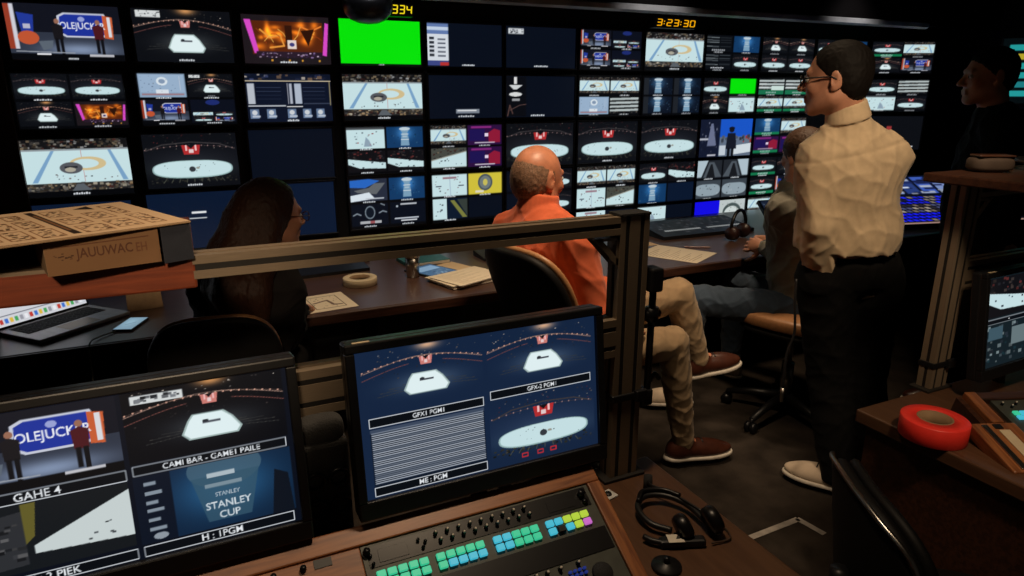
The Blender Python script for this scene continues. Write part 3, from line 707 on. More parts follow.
# ------------------------------------------------------------------ aluminium frames
def tslot(bm, axis, a, b, c0, c1, d0, d1, ga=1, gb=1, g=.011, dep=.008):
    """T slot profile: rectangle c (first cross axis) x d (second) with ga grooves on the c faces, gb on the d faces"""
    def face(lo, hi, n, fix, out):
        pts = [(lo, fix)]
        for i in range(n):
            m = lo + (hi - lo) * (i + .5) / n
            pts += [(m - g / 2, fix), (m - g / 2, fix - out * dep), (m + g / 2, fix - out * dep), (m + g / 2, fix)]
        return pts
    pts = face(c0, c1, ga, d0, -1)
    pts += [(y, x) for x, y in face(d0, d1, gb, c1, 1)]
    top = face(c0, c1, ga, d1, 1); pts += top[::-1] if False else [(c1 + c0 - x, y) for x, y in top]
    lft = face(d0, d1, gb, c0, -1); pts += [(y, d0 + d1 - x) for x, y in lft]
    return prism(bm, pts, axis, a, b)
def frame(name, label, px0, px1, rail_x0, rail_x1, low):
    t = thing(name, label, 'frame', ((px0 + px1) / 2, 1.22, .72)); o = Vector(t.location)
    def add(nm, bm, m=M['alu'], par=t, lab=None):
        xform(bm, Matrix.Translation(-o)); return obj(nm, bm, m, par, label=lab)
    bm = bmesh.new(); tslot(bm, 2, .72, 1.362, px0, px1, 1.200, 1.245, 2, 1); post = add('post', bm)
    for q in (.25, .75): add('slot', B((px0 + (px1 - px0) * q - .005, 1.2015, .722), (px0 + (px1 - px0) * q + .005, 1.206, 1.36)), M['aludark'], post)  # dark strips laid in the front grooves in place of their shade
    add('slot', B((px0 + .0015, 1.2175, .722), (px0 + .006, 1.2275, 1.36)), M['aludark'], post)  # same shade strip for the side groove
    add('end_cap', B((px0 - .002, 1.198, 1.362), (px1 + .002, 1.247, 1.368), .001), M['blackmatte'], post)
    bm = bmesh.new(); tslot(bm, 0, rail_x0, rail_x1, 1.200, 1.245, 1.323, 1.362, 1, 1); tr = add('top_rail', bm)
    add('slot', B((rail_x0 + .001, 1.2015, 1.337), (rail_x1 - .001, 1.206, 1.348)), M['aludark'], tr)  # dark strip standing in for shade inside the rail groove
    bm = bmesh.new(); tslot(bm, 0, rail_x0, rail_x1, 1.200, 1.245, 1.040, 1.130, 1, 2); tr = add('lower_rail', bm)
    for z in (1.0625, 1.1075): add('slot', B((rail_x0 + .001, 1.2015, z - .005), (rail_x1 - .001, 1.206, z + .005)), M['aludark'], tr)  # groove shade put in as dark strips here too
    bm = bmesh.new()
    sx = -1 if rail_x0 < px0 else 1; ex = px0 if sx < 0 else px1
    for y in (1.204, 1.236):
        prism(bm, [(ex + sx * .064, 1.317), (ex + sx * .046, 1.317), (ex, 1.268), (ex, 1.250)], 1, y, y + .005)
    box(bm, (min(ex, ex + sx * .055), 1.204, 1.311), (max(ex, ex + sx * .055), 1.241, 1.317)); box(bm, (min(ex, ex + sx * .006), 1.204, 1.255), (max(ex, ex + sx * .006), 1.241, 1.317))
    add('gusset_bracket', bm)
    bm = bmesh.new(); z = .925 if low else .795
    box(bm, (px0 - .004, 1.196, z), (px1 + .004, 1.249, z + .018), .003); box(bm, (px1 - .02, 1.186, z - .004), (px1 + .012, 1.2, z + .024), .003)
    add('black_strap', bm, M['black'], t)
    bm = bmesh.new(); box(bm, (px0 - .02, 1.19, .72), (px1 + .02, 1.255, .728), .002); add('foot_plate', bm, M['aludark'])
    return t
frame('aluminium_frame', 'slotted aluminium rail and post behind the near monitors', .832, .908, -.60, .832, True)
frame('aluminium_frame', 'slotted aluminium post with rail at right under the dark shelf', 2.016, 2.093, 2.093, 3.1, False)

# shelves on the frames
o = tag(obj('shelf_board', B((-1.2, 1.165, 1.3625), (-.004, 1.62, 1.372), .003), M['redwood']), None, None)
bpy.data.objects.remove(o)
t = thing('wall_shelf', 'red wooden shelf at left carrying the cardboard box', 'shelf', (-.6, 1.4, 1.31))
obj('board', B((-.6, -.20, -.002), (.597, .22, .050), .004), M['redwood'], t)
obj('bracket', B((-.45, -.17, -.05), (-.40, .20, -.002)), M['black'], t); obj('bracket', B((.3, .03, -.05), (.35, .2, -.002)), M['black'], t)
t = thing('dark_shelf', 'dark wooden shelf at upper right over the aluminium post', 'shelf', (2.0, 1.2, 1.3685))
obj('board', B((-.06, -.42, 0), (1.2, .085, .026), .004), M['darkwood'], t)

# ------------------------------------------------------------------ consoles
S_ANG = math.atan2(.11, .186)
def uv(u, v, w=0): return Vector((u, -v, w))
GRN = (52, 186, 140); CYN = (62, 176, 200); YEL = (170, 200, 60); PNK = (190, 100, 190); OFF = (20, 24, 20)
_km = {}
def key_mat(c):
    if c not in _km:
        e = L3(*c); _km[c] = mat('lit key ' + str(len(_km)), (e[0] * .4 + .01, e[1] * .4 + .01, e[2] * .4 + .01), 0.4, emit=e, estr=0.95 if c != OFF else 0.0)
    return _km[c]
def knob(parent, u, v, r=.004, h=.010, top=True, nm='knob'):
    bm = bmesh.new(); c = uv(u, v)
    cyl(bm, c, c + Vector((0, 0, h * .75)), r, r * .85, 14); k = obj(nm, bm, M['blackgloss'], parent, True)
    if top:
        bm = bmesh.new(); cyl(bm, c + Vector((0, 0, h * .74)), c + Vector((0, 0, h)), r * .62, r * .5, 12); obj('knob_cap', bm, M['paper'], k, True)
    return k
def keys(parent, u0, u1, v0, v1, rows, gap=.0034):
    nr = len(rows)
    for i, row in enumerate(rows):
        n = len(row)
        for j, c in enumerate(row):
            a = u0 + (u1 - u0) * j / n; b = u0 + (u1 - u0) * (j + 1) / n
            p0 = v0 + (v1 - v0) * i / nr; p1 = v0 + (v1 - v0) * (i + 1) / nr
            obj('key', B((a + gap / 2, -p1 + gap / 2, .001), (b - gap / 2, -p0 - gap / 2, .0075), .0012, 1), key_mat(c), parent)
def wedge(u0, u1, v0, v1, top=-.012):
    """wooden body under the sloping top, down to the desk (local frame)"""
    bm = bmesh.new(); c, s = math.cos(S_ANG), math.sin(S_ANG)
    def drop(v, zt): # local (y,z) of the desk level point under v
        Y = -v * c - top * 0; Z = -v * s; need = (.7205 - .86) - Z
        return (-v + need * s, need * c)
    a = drop(v0, 0); b = drop(v1, 0)
    prism(bm, [(-v0, top), a, b, (-v1, top)] if b[1] < top else [(-v0, top), a, (-v1, top)], 0, u0, u1); return bm

t = thing('control_console', 'wooden console with rows of lit green keys under the centre monitor', 'console', (0, 1.06, .86), (S_ANG, 0, 0))
obj('cabinet', wedge(-.75, .69, -.012, .255), M['black'], t)
obj('back_rail', B((-.78, -.022, -.02), (.695, .016, .004), .003), M['wood'], t)
obj('side_rail', B((.664, -.262, -.02), (.694, -.0225, .006), .003), M['woody'], t)
obj('wood_plate', B((-.78, -.262, -.014), (.198, -.0225, .001), .002), M['wood'], t)
bm = B((.118, -.040, .0012), (.148, -.0245, .0022)); obj('inset', bm, M['black'], t)
for u in (.052, .10): knob(t, u, .034, .006, .012, False)
pl = obj('control_panel', B((.1985, -.262, -.014), (.6638, -.0225, .0), .001), M['greypanel'], t)
obj('knob_panel', B((.208, -.066, .0001), (.655, -.0265, .0012), .0004), M['blackgloss'], pl)
for a, b in ((.226, .279), (.562, .622)): obj('display', B((a, -.060, .0012), (b, -.036, .002), .0003), M['blackgloss'], pl)
for i in range(9):
    for j in range(2): knob(pl, .334 + .0225 * i + (.006 if j else 0), .037 + .0145 * j, .0042, .012)
for u, v in ((.212, .045), (.214, .060), (.300, .040), (.312, .046), (.306, .055)): knob(pl, u, v, .0035, .009, False)
knob(pl, .641, .040, .0085, .016, False); knob(pl, .643, .057, .006, .010, False); knob(pl, .2075, .036, .007, .014, False)
keys(pl, .213, .309, .073, .105, [[GRN] * 5, [GRN] * 5])
keys(pl, .321, .416, .073, .105, [[GRN] * 5, [GRN, CYN, CYN, CYN, CYN]])
keys(pl, .432, .528, .073, .105, [[CYN, CYN, GRN, GRN, GRN], [CYN, CYN, GRN, GRN, GRN]])
keys(pl, .542, .638, .073, .105, [[CYN, CYN, YEL, YEL, YEL], [CYN, OFF, CYN, YEL, PNK]])
obj('dark_strip', B((.205, -.158, .0001), (.660, -.113, .0015), .0005), M['blackgloss'], pl)
for u in (.46, .485, .508, .535, .573): knob(pl, u, .166, .0045, .011)
keys(pl, .545, .585, .174, .190, [[(24, 40, 110)] * 4, [(24, 40, 110)] * 4])
bm = bmesh.new(); cyl(bm, uv(.612, .196), uv(.612, .196, .006), .021, .019, 28); obj('joystick_base', bm, M['blackmatte'], pl, True)
keys(pl, .22, .45, .176, .208, [[(20, 44, 40)] * 10, [(20, 44, 40)] * 10])

t = thing('control_console', 'wooden console at the right desk with few cyan lit keys', 'console', (1.86, 1.035, .790), (R(15), 0, R(-22)))
def wedge2(x0, x1, y0, y1, top=-.012):
    h = .790 - .7205; tn = math.tan(R(15)); c = math.cos(R(15))
    z0 = max(0, h + y0 * tn * c) ; bm = bmesh.new()
    def dn(y): d = max(.002, (h + y * math.sin(R(15))) / c + top); return (y, top - d)
    prism(bm, [(y0, top), dn(y0), dn(y1), (y1, top)], 0, x0, x1); return bm
obj('cabinet', wedge2(.03, 1.0, -.25, .03), M['darkwood'], t)
obj('side_rail', B((-.02, -.27, -.03), (.105, -.095, .006), .004), M['woody'], t)
obj('side_rail', B((.045, -.094, -.02), (.078, .03, .008), .003), M['woody'], t)
obj('back_rail', B((.0785, .0, -.02), (1.0, .03, .006), .003), M['darkwood'], t)
obj('metal_strip', B((.004, -.262, .0062), (.020, -.105, .010), .001), M['steel'], t, label='bright metal strip')
obj('key_label', B((.040, -.262, .0062), (.070, -.125, .0085), .0005), M['cream'], t); obj('inset', B((.035, -.120, .0062), (.058, -.103, .009), .001), M['black'], t)
pl = obj('control_panel', B((.1055, -.27, -.014), (1.0, -.0005, 0), .001), M['greypanel'], t)
for i in range(7): knob(pl, .125 + .02 * i, .02 + .012 * (i % 2), .004, .011)
keys(pl, .128, .205, .05, .085, [[GRN, CYN, (30, 110, 220), CYN], [CYN, CYN, GRN, CYN]])
keys(pl, .128, .205, .105, .14, [[CYN, GRN, CYN, GRN], [GRN, GRN, CYN, CYN]])

# ------------------------------------------------------------------ near monitors
def desk_monitor(label, loc, rot, fn, cols=420):
    t = thing('desk_monitor', label, 'monitor', loc, rot, 'monitors on the rear desks')
    w, h = .487, .274; bb = .035
    bm = bmesh.new(); box(bm, (-.26, .012, 0), (.26, .040, .326), .005); box(bm, (-.18, .038, .05), (.18, .065, .28), .012); obj('housing', bm, M['bezel'], t)
    bm = bmesh.new(); box(bm, (-.26, -.006, 0), (.26, .014, bb), .003); box(bm, (-.26, -.006, bb + h), (.26, .014, .326), .003)
    box(bm, (-.26, -.006, bb), (-w / 2, .014, bb + h), .002); box(bm, (w / 2, -.006, bb), (.26, .014, bb + h), .002); obj('bezel', bm, M['bezel'], t)
    p = Paint(cols, int(cols * h / w), ss=2); fn(p)
    picture('screen', p, (-w / 2, .004, bb + h), (w, 0, 0), (0, 0, -h), M['pic'], t)
    bm = bmesh.new(); box(bm, (-.245, -.004, .3262), (-.215, .004, .3275)); obj('sticker', bm, M['cream'], t, label='small cream sticker')
    bm = bmesh.new(); box(bm, (-.035, .064, .04), (.035, .075, .2), .003); cyl(bm, (0, .072, .12), (0, .085, -.149), .018, .018, 16); obj('stand', bm, M['black'], t)
    return t
def lab(p, x0, y0, x1, y1, s, h, c=(214, 220, 226)):
    p.rect(x0, y0, x1, y1, (8, 12, 18)); p.frame(x0, y0, x1, y1, .0045, c); p.text(s, (x0 + x1) / 2, (y0 + y1) / 2, h, (226, 230, 234), (x1 - x0) * .9)
def centre_screen(p):
    BG = (20, 36, 62); p.rect(0, 0, 1, 1, BG)
    a = p.sub(.02, .01, .49, .42); rink_trap(a, False, True, BG)
    b = p.sub(.51, .01, .98, .42); rink_trap(b, False, True, BG)
    lab(p, .035, .455, .485, .515, 'GFX1 PGM1', .032); lab(p, .515, .43, .97, .49, 'GFX-2 PGM1', .032)
    p.rect(.035, .53, .485, .93, (16, 26, 42))
    for i in range(26):
        y = .555 + i * .0137; p.line([(.04, y), (.48, y)], .0052, (176, 184, 196))
    p.rect(.035, .53, .485, .553, (60, 72, 92)); lab(p, .035, .925, .485, .985, 'ME : PGM', .036)
    d = p.sub(.505, .5, .985, .97); rink_wide(d, False, BG)
    for x in (.64, .71, .77): p.frame(x, .935, x + .025, .96, .008, (196, 44, 50))
def left_screen(p):
    BG = (10, 15, 26); p.rect(0, 0, 1, 1, BG)
    studio(p.sub(.0, .0, .49, .44), False); lab(p, .02, .45, .49, .51, 'GAHE 4', .046)
    a = p.sub(.505, 0, .985, .43); rink_trap(a, False, True, (8, 10, 16)); cream_caption(p, .53, .035, .68, .085); lab(p, .51, .44, .975, .495, 'CAMI BAR - GAME1 PAILE', .034)
    b = p.sub(.0, .52, .49, .90); b.rect(0, 0, 1, 1, (20, 24, 28)); b.poly([(.0, .2), (.42, .1), (.42, .9), (0, .95)], (44, 46, 50)); b.speck(.02, .2, .4, .8, 26, .06, [(90, 90, 92), (60, 62, 66), (30, 32, 36)])
    b.poly([(.46, .64), (1, .1), (1, .82), (.46, .76)], (196, 206, 206)); b.speck(.6, .5, .95, .75, 6, .025, [(60, 64, 70)]); b.poly([(.42, 0), (.5, 0), (.47, .5), (.42, .6)], (96, 90, 40))
    lab(p, .02, .925, .49, .985, 'W : 2 PIEK', .044)
    c = p.sub(.505, .505, .985, .91); c.rect(0, 0, 1, 1, (14, 34, 58)); c.glow(.55, .4, .3, .4, (26, 60, 80))
    c.ell(.56, .1, .24, .3, (70, 98, 116), al=.8); c.poly([(.34, .2), (.78, .2), (.7, .9), (.42, .9)], (52, 84, 104), .8); c.rect(.0, 0, .22, 1, (12, 20, 34)); c.poly([(.88, .3), (.97, .4), (.99, 1), (.84, 1)], (14, 20, 30))
    for i, y in enumerate((.1, .24, .38, .5, .64, .78)): c.rect(.06, y, .06 + (.1 if i % 2 else .07), y + .05, (130, 142, 154))
    c.rect(.44, .16, .62, .23, (170, 184, 192)); c.ell(.12, .92, .045, .05, (140, 150, 160)); c.rect(.42, .32, .66, .38, (120, 140, 152))
    c.text('STANLEY', .56, .66, .11, (206, 216, 222), .6); c.text('CUP', .56, .82, .11, (206, 216, 222), .4); c.text('STANLEY', .56, .5, .06, (170, 184, 194), .3)
    lab(p, .51, .925, .975, .985, 'H : 1PGM', .042)
TL = R(-7.0)
desk_monitor('near monitor with four arena pictures, in front of the aluminium post', (.468, 1.066, .880), (TL, 0, 0), centre_screen)
desk_monitor('near monitor at lower left with studio, arena and trophy pictures', (-.133, 1.066, .876), (TL, 0, 0), left_screen)
def right_screen(p):
    p.rect(0, 0, 1, 1, (18, 30, 36)); edge2(p.sub(0.02, .02, .5, .45), False); greyice(p.sub(.5, .02, .98, .45), False); p.speck(.02, .55, .5, .95, 60, .04, [(70, 84, 92), (40, 50, 60), (120, 136, 140), (30, 60, 70)])
    lab(p, .02, .47, .5, .52, ' - ', .01); p.rect(.05, .56, .2, .7, (60, 84, 96)); p.rect(.3, .6, .48, .8, (100, 116, 120)); rink_side(p.sub(.5, .5, .98, .95), False)
desk_monitor('near monitor cut by the right edge, beside the right aluminium post', (2.30, 1.085, .795), (TL, 0, R(2)), right_screen, 300)

# rack of round holes between the monitors
t = thing('cup_rack', 'black moulded rack with round hollows between the two near monitors', 'rack', (.168, 1.172, .72))
obj('body', B((-.045, -.028, 0), (.045, .026, .29), .012, 3), M['foam'], t)
for i in range(3):
    for j in (-1, 1):
        bm = bmesh.new(); lathe(bm, [(.013, 0), (.019, 0), (.021, .004), (.019, .008), (.014, .006), (.0125, -.001)], 20, True)
        xform(bm, Matrix.Translation((j * .021, -.031, .10 + i * .058)) @ Matrix.Rotation(PI / 2, 4, 'X')); obj('hollow_rim', bm, M['blackgloss'], t, True)
bm = bmesh.new(); pad(bm, .042, .026, .05, crown=.8); xform(bm, Matrix.Translation((.0, 0, .305))); obj('lid', bm, M['foam'], t, True)

# ------------------------------------------------------------------ chairs
def chair(label, loc, rz, zs=.50, lean=16, pale=True, bh=.27, high=.30, wb=.222, seatmat=None):
    t = thing('office_chair', label, 'chair', (loc[0], loc[1], 0), (0, 0, rz), 'office chairs')
    sm = seatmat or M['tan']
    bm = bmesh.new(); pad(bm, .245, .235, .085, crown=.55, nexp=3.2); xform(bm, Matrix.Translation((0, 0, zs - .03))); obj('seat', bm, sm, t, True)
    bm = bmesh.new(); pad(bm, .23, .22, .03, crown=.3); xform(bm, Matrix.Translation((0, 0, zs - .085))); obj('seat_pan', bm, M['shell'], t, True)
    Mx = Matrix.Translation((0, -.235, zs + high)) @ Matrix.Rotation(R(lean), 4, 'X') @ Matrix.Rotation(PI / 2, 4, 'X')
    bm = bmesh.new(); pad(bm, wb, bh - .004, .034, bend=-.9, crown=.5, nexp=3.0); xform(bm, Mx @ Matrix.Translation((0, 0, -.022))); obj('back_cushion', bm, sm, t, True)
    bm = bmesh.new(); pad(bm, wb + .002, bh, .04, bend=-.9, crown=.3, nexp=3.0); xform(bm, Mx @ Matrix.Translation((0, 0, .0105))); obj('back_shell', bm, M['shell'], t, True)
    bm = bmesh.new(); tube(bm, spline([(0, -.05, zs - .1), (0, -.2, zs - .11), (0, -.27, zs - .02), (0, -.285, zs + .16)], 6), .022, 8); obj('back_bar', bm, M['black'], t, True)
    bm = bmesh.new(); cyl(bm, (0, 0, .10), (0, 0, .30), .030, .030, 18); cyl(bm, (0, 0, .30), (0, 0, zs - .09), .016, .016, 14); obj('gas_lift', bm, M['steel'], t, True)
    for k in range(5):
        a = 2 * PI * k / 5 + .55; d = Vector((math.cos(a), math.sin(a), 0))
        bm = bmesh.new(); tube(bm, [d * .02 + Vector((0, 0, .115)), d * .16 + Vector((0, 0, .10)), d * .29 + Vector((0, 0, .07))], [.024, .02, .015], 8); obj('leg', bm, M['black'], t, True)
        bm = bmesh.new(); q = d * .29; w = Vector((-d.y, d.x, 0))
        for s in (-1, 1): cyl(bm, q + w * (.006 * s) + Vector((0, 0, .029)), q + w * (.026 * s) + Vector((0, 0, .029)), .028, .026, 16)
        cyl(bm, q + Vector((0, 0, .03)), q + Vector((0, 0, .075)), .009, .009, 8); obj('caster', bm, M['blackgloss'], t, True)
    return t
chair('black backed tan chair the bald man sits in', (1.34, 2.235), R(-78), zs=.53, lean=22, high=.30)
chair('black backed tan chair in front of the woman, behind the aluminium rail', (.045, 2.38), R(-6), zs=.49, lean=10, high=.25, bh=.24, wb=.195)
chair('tan chair under the person in the grey jacket', (2.655, 2.30), R(18), zs=.585, lean=12, high=.26, bh=.2)
t = chair('black chair at the lower right beside the dark desk', (1.48, .715), R(240), zs=.42, lean=8, high=.145, bh=.24, seatmat=M['shell'])
bm = bmesh.new(); tube(bm, spline([(-.20, -.200, .45), (-.228, -.212, .60), (-.205, -.245, .745), (-.12, -.285, .795), (0, -.296, .805), (.12, -.285, .795), (.205, -.245, .745), (.228, -.212, .60), (.20, -.200, .45)], 6), .006, 8); obj('frame_rim', bm, M['steel'], t, True, label='shiny rim round the back')
# ------------------------------------------------------------------ things on the left shelf
KR = (206, 176, 142); INK = (66, 44, 32)
def print_top(p):
    p.rect(0, 0, 1, 1, KR)
    for cx, w in ((.06, .1), (.2, .12), (.33, .13)):
        pass
    p.ell(.30, .16, .055, .10, (34, 24, 20)); p.ell(.31, .16, .02, .05, KR)
    p.poly([(.49, .06), (.525, .06), (.525, .93), (.49, .93)], (38, 26, 20)); p.line([(.508, .2), (.508, .8)], .03, (120, 84, 56))
    p.poly([(.71, .12), (.80, .04), (.80, .2)], (40, 28, 22))
    for x0, y0, x1, y1 in ((.02, .12, .1, .4), (.02, .5, .1, .9), (.13, .12, .22, .4), (.13, .5, .22, .9), (.25, .36, .34, .6), (.25, .66, .34, .92), (.37, .12, .44, .3), (.37, .36, .45, .62), (.37, .68, .46, .94), (.55, .1, .65, .34), (.55, .42, .66, .64), (.55, .72, .67, .93), (.70, .3, .8, .55), (.70, .64, .81, .9), (.84, .1, .9, .45), (.85, .52, .92, .9)):
        p.speck(x0, y0, x1, y1, 26, .022, [INK, (110, 76, 52), (130, 92, 62), (84, 56, 40)])
        p.frame(x0, y0, x1, y1, .012, (128, 88, 58))
def print_front(p):
    p.rect(0, 0, 1, 1, (132, 98, 68)); p.line([(.06, .24), (.9, .2)], .03, (100, 64, 44)); p.text('JAUUWAC', .5, .5, .36, (92, 58, 42), .5); p.text('EH', .83, .48, .26, (112, 74, 52), .1)
    p.speck(.06, .42, .24, .62, 14, .03, [(96, 62, 44)])
t = thing('cardboard_box', 'flat printed cardboard box on the red shelf with its front open', 'box', (-.003, 1.185, 1.3605), (0, 0, R(23)))
bw, bd, bh = .31, .285, .060     # local: x from -bw to 0, y from 0 to bd
pr = B((-bw, -.006, bh), (0, bd, bh + .003), .001); tp = obj('lid', pr, M['kraft'], t)
p = Paint(330, 170); print_top(p); picture('printing', p, (-bw + .001, bd - .001, bh + .0035), (bw - .002, 0, 0), (0, -(bd + .004), 0), M['print'], tp)
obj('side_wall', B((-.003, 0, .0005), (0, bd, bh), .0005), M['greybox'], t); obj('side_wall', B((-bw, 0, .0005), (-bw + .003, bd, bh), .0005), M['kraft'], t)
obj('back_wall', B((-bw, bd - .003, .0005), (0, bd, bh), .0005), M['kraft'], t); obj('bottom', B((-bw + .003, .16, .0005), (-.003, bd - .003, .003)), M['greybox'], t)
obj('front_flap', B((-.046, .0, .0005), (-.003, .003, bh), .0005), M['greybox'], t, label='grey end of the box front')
t = thing('carton', 'small printed brown carton inside the open cardboard box', 'box', (-.049, 1.170, 1.3645), (0, 0, R(14)))
obj('body', B((-.15, 0, 0), (0, .14, .054), .001), M['kraft'], t)
p = Paint(200, 84); print_front(p); picture('printing', p, (-.1495, -.0006, .0535), (.149, 0, 0), (0, 0, -.053), M['print'], t)

# ------------------------------------------------------------------ laptop, phone, papers at the left of the long desk
DZ = .7405
t = thing('laptop', 'open silver laptop on the left of the long desk', 'laptop', (-.545, 2.815, DZ), (0, 0, R(42)))
W, D = .37, .245
obj('base', B((0, 0, .003), (W, D, .017), .004), mat('laptop aluminium', (.42, .40, .41), .4, .4), t)
bm = bmesh.new(); nx, ny = 14, 5
for i in range(nx):
    for j in range(ny): box(bm, (.03 + i * .0224, .105 + j * .0235, .0168), (.03 + i * .0224 + .0195, .105 + j * .0235 + .0205, .0185))
obj('keyboard', bm, M['blackmatte'], t); obj('trackpad', B((.12, .012, .0168), (.25, .092, .0174)), M['alu'], t)
hinge = Matrix.Translation((0, D - .004, .014)) @ Matrix.Rotation(R(-18), 4, 'X')
bm = B((0, 0, 0), (W, .006, .24), .003); xform(bm, hinge); sc = obj('lid', bm, M['bezel'], t)
p = Paint(150, 96); p.rect(0, 0, 1, 1, (206, 208, 214)); p.rect(0, 0, 1, .05, (150, 150, 160)); p.rect(.03, .1, .6, .7, (226, 226, 230)); p.line([(0, .82), (1, .82)], .014, (90, 92, 104))
for i in range(18): p.rect(.04 + i * .052, .87, .04 + i * .052 + .034, .95, [(190, 60, 50), (60, 110, 200), (220, 180, 60), (70, 160, 90), (150, 150, 160), (230, 230, 235)][i % 6])
for i in range(12): p.line([(.06, .14 + i * .045), (.4 + .15 * (i % 3) / 2, .14 + i * .045)], .008, (140, 142, 150))
q = picture('screen', p, (0, 0, 0), (W - .016, 0, 0), (0, 0, -.222), M['pic'], sc)
q.data.transform(hinge @ Matrix.Translation((.008, -.0006, .234)))
t = thing('phone', 'phone lying on the long desk, plugged to a charging cable', 'phone', (-.262, 2.915, DZ), (0, 0, R(-22)))
obj('body', B((-.037, -.075, 0), (.037, .075, .009), .004), M['black'], t)
p = Paint(60, 110); p.rect(0, 0, 1, 1, (120, 150, 168)); p.glow(.4, .4, .3, .3, (20, 24, 24)); p.line([(.3, .62), (.7, .4)], .02, (60, 80, 96)); picture('screen', p, (-.034, .071, .0094), (.068, 0, 0), (0, -.142, 0), M['pic'], t)
bm = bmesh.new(); tube(bm, spline([(-.31, 2.85, DZ + .005), (-.36, 2.80, DZ + .006), (-.385, 2.735, DZ + .004), (-.39, 2.712, .66), (-.395, 2.71, .50), (-.40, 2.71, .30)], 8), .003, 6)
tag(obj('charging_cable', bm, M['cord'], None, True), 'grey charging cable hanging from the phone over the desk edge', 'cable')

def paper(name, label, cat, loc, rz, w, h, m=None, ink=0, th=.001, group=None, curl=0.0, seed=1):
    t = thing(name, label, cat, loc, (0, 0, rz), group)
    p = Paint(int(w * 500), int(h * 500), ss=2); base = (222, 208, 184); p.rect(0, 0, 1, 1, base if m is None else m)
    if ink == 1:
        for i in range(16):
            y = .1 + i * .053; p.line([(.1, y), (.25 + .6 * ((i * 37 % 10) / 10), y)], .010, (150, 136, 118))
    if ink == 2:
        p.frame(.2, .15, .8, .85, .02, (110, 96, 82)); p.line([(.25, .5), (.55, .4), (.6, .7), (.75, .72)], .05, (120, 100, 92)); p.speck(.2, .2, .8, .8, 30, .03, [(120, 106, 92), (170, 150, 130)])
    obj('sheet', B((-w / 2, -h / 2, 0), (w / 2, h / 2, th)), M['paper'], t)
    picture('printing', p, (-w / 2, h / 2, th + .0003), (w, 0, 0), (0, -h, 0), M['print'], t)
    return t
t = thing('card', 'tan card standing on the desk behind the phone', 'card', (-.215, 3.12, DZ), (0, 0, R(12)))
bm = B((-.065, -.001, 0), (.065, .001, .085)); xform(bm, Matrix.Rotation(R(-14), 4, 'X')); obj('front', bm, M['kraft'], t)
bm = B((-.065, .04, 0), (.065, .042, .085)); xform(bm, Matrix.Translation((0, .041, 0)) @ Matrix.Rotation(R(14), 4, 'X') @ Matrix.Translation((0, -.041, 0))); obj('back', bm, M['kraft'], t)
paper('paper', 'printed sheet on the long desk below the tape roll', 'paper', (.485, 2.895, DZ), R(6), .21, .25, None, 2)
paper('paper', 'blank cream sheet propped behind the paper stack', 'paper', (1.20, 3.22, DZ), R(20), .16, .22, (214, 186, 148), 0)
for i, (dx, dy, rz) in enumerate(((0, 0, 14), (.01, .012, 9), (-.012, .006, 17), (.006, -.01, 22))):
    paper('paper', ['lowest sheet of the paper stack beside the chair back', 'second sheet up in the paper stack beside the chair back', 'third sheet up in the paper stack beside the chair back', 'printed top sheet of the paper stack beside the chair back'][i], 'paper',
          (1.17 + dx, 2.97 + dy, DZ + .003 + .006 * i), R(rz), .30, .22, None, 1 if i == 3 else 0, .0045, 'paper stack on the desk')
paper('paper', 'large printed sheet on the desk left of the clasped hands', 'paper', (2.45, 2.98, DZ), R(28), .30, .36, None, 1)
paper('paper', 'tan blank sheet beside the aluminium post on the long desk', 'paper', (2.42, 3.36, DZ), R(4), .15, .30, (206, 176, 140), 0)
t = thing('tape_roll', 'cream tape roll on the long desk beside the metal tumbler', 'tape', (.690, 3.125, DZ))
bm = bmesh.new(); lathe(bm, [(.048, 0), (.078, 0), (.080, .002), (.080, .032), (.078, .034), (.048, .034)], 48, True); obj('tape', bm, M['cream'], t, True)
bm = bmesh.new(); lathe(bm, [(.045, .0), (.048, 0), (.048, .034), (.045, .034)], 48, True); obj('core', bm, M['kraft'], t, True)
t = thing('tumbler', 'metal tumbler with lid on the long desk', 'cup', (.957, 3.145, DZ))
bm = bmesh.new(); lathe(bm, [(.026, 0), (.031, .003), (.034, .06), (.0355, .10)], 32); obj('body', bm, M['steel'], t, True)
bm = bmesh.new(); lathe(bm, [(.037, .099), (.037, .112), (.030, .122), (.012, .126), (.004, .126)], 32); obj('lid', bm, M['alu'], t, True)
t = thing('notebook', 'teal notebook on the desk behind the tumbler', 'notebook', (1.10, 3.42, DZ), (0, 0, R(4)))
obj('cover', B((-.12, -.09, 0), (.12, .09, .02), .003), mat('teal cover', (.02, .12, .12), .5), t); obj('pages', B((-.117, -.092, .003), (.117, .087, .017)), M['paper'], t)
t = thing('tablet', 'tablet showing a pale blue picture beside the paper stack', 'tablet', (1.08, 3.18, DZ), (0, 0, R(24)))
obj('body', B((-.09, -.13, 0), (.09, .13, .008), .003), M['black'], t)
p = Paint(60, 90); p.rect(0, 0, 1, 1, (60, 90, 120)); p.rect(.1, .1, .9, .4, (120, 150, 176)); p.speck(.1, .45, .9, .9, 20, .07, [(150, 176, 196), (40, 60, 90)]); picture('screen', p, (-.08, .12, .0084), (.16, 0, 0), (0, -.24, 0), M['pic'], t)

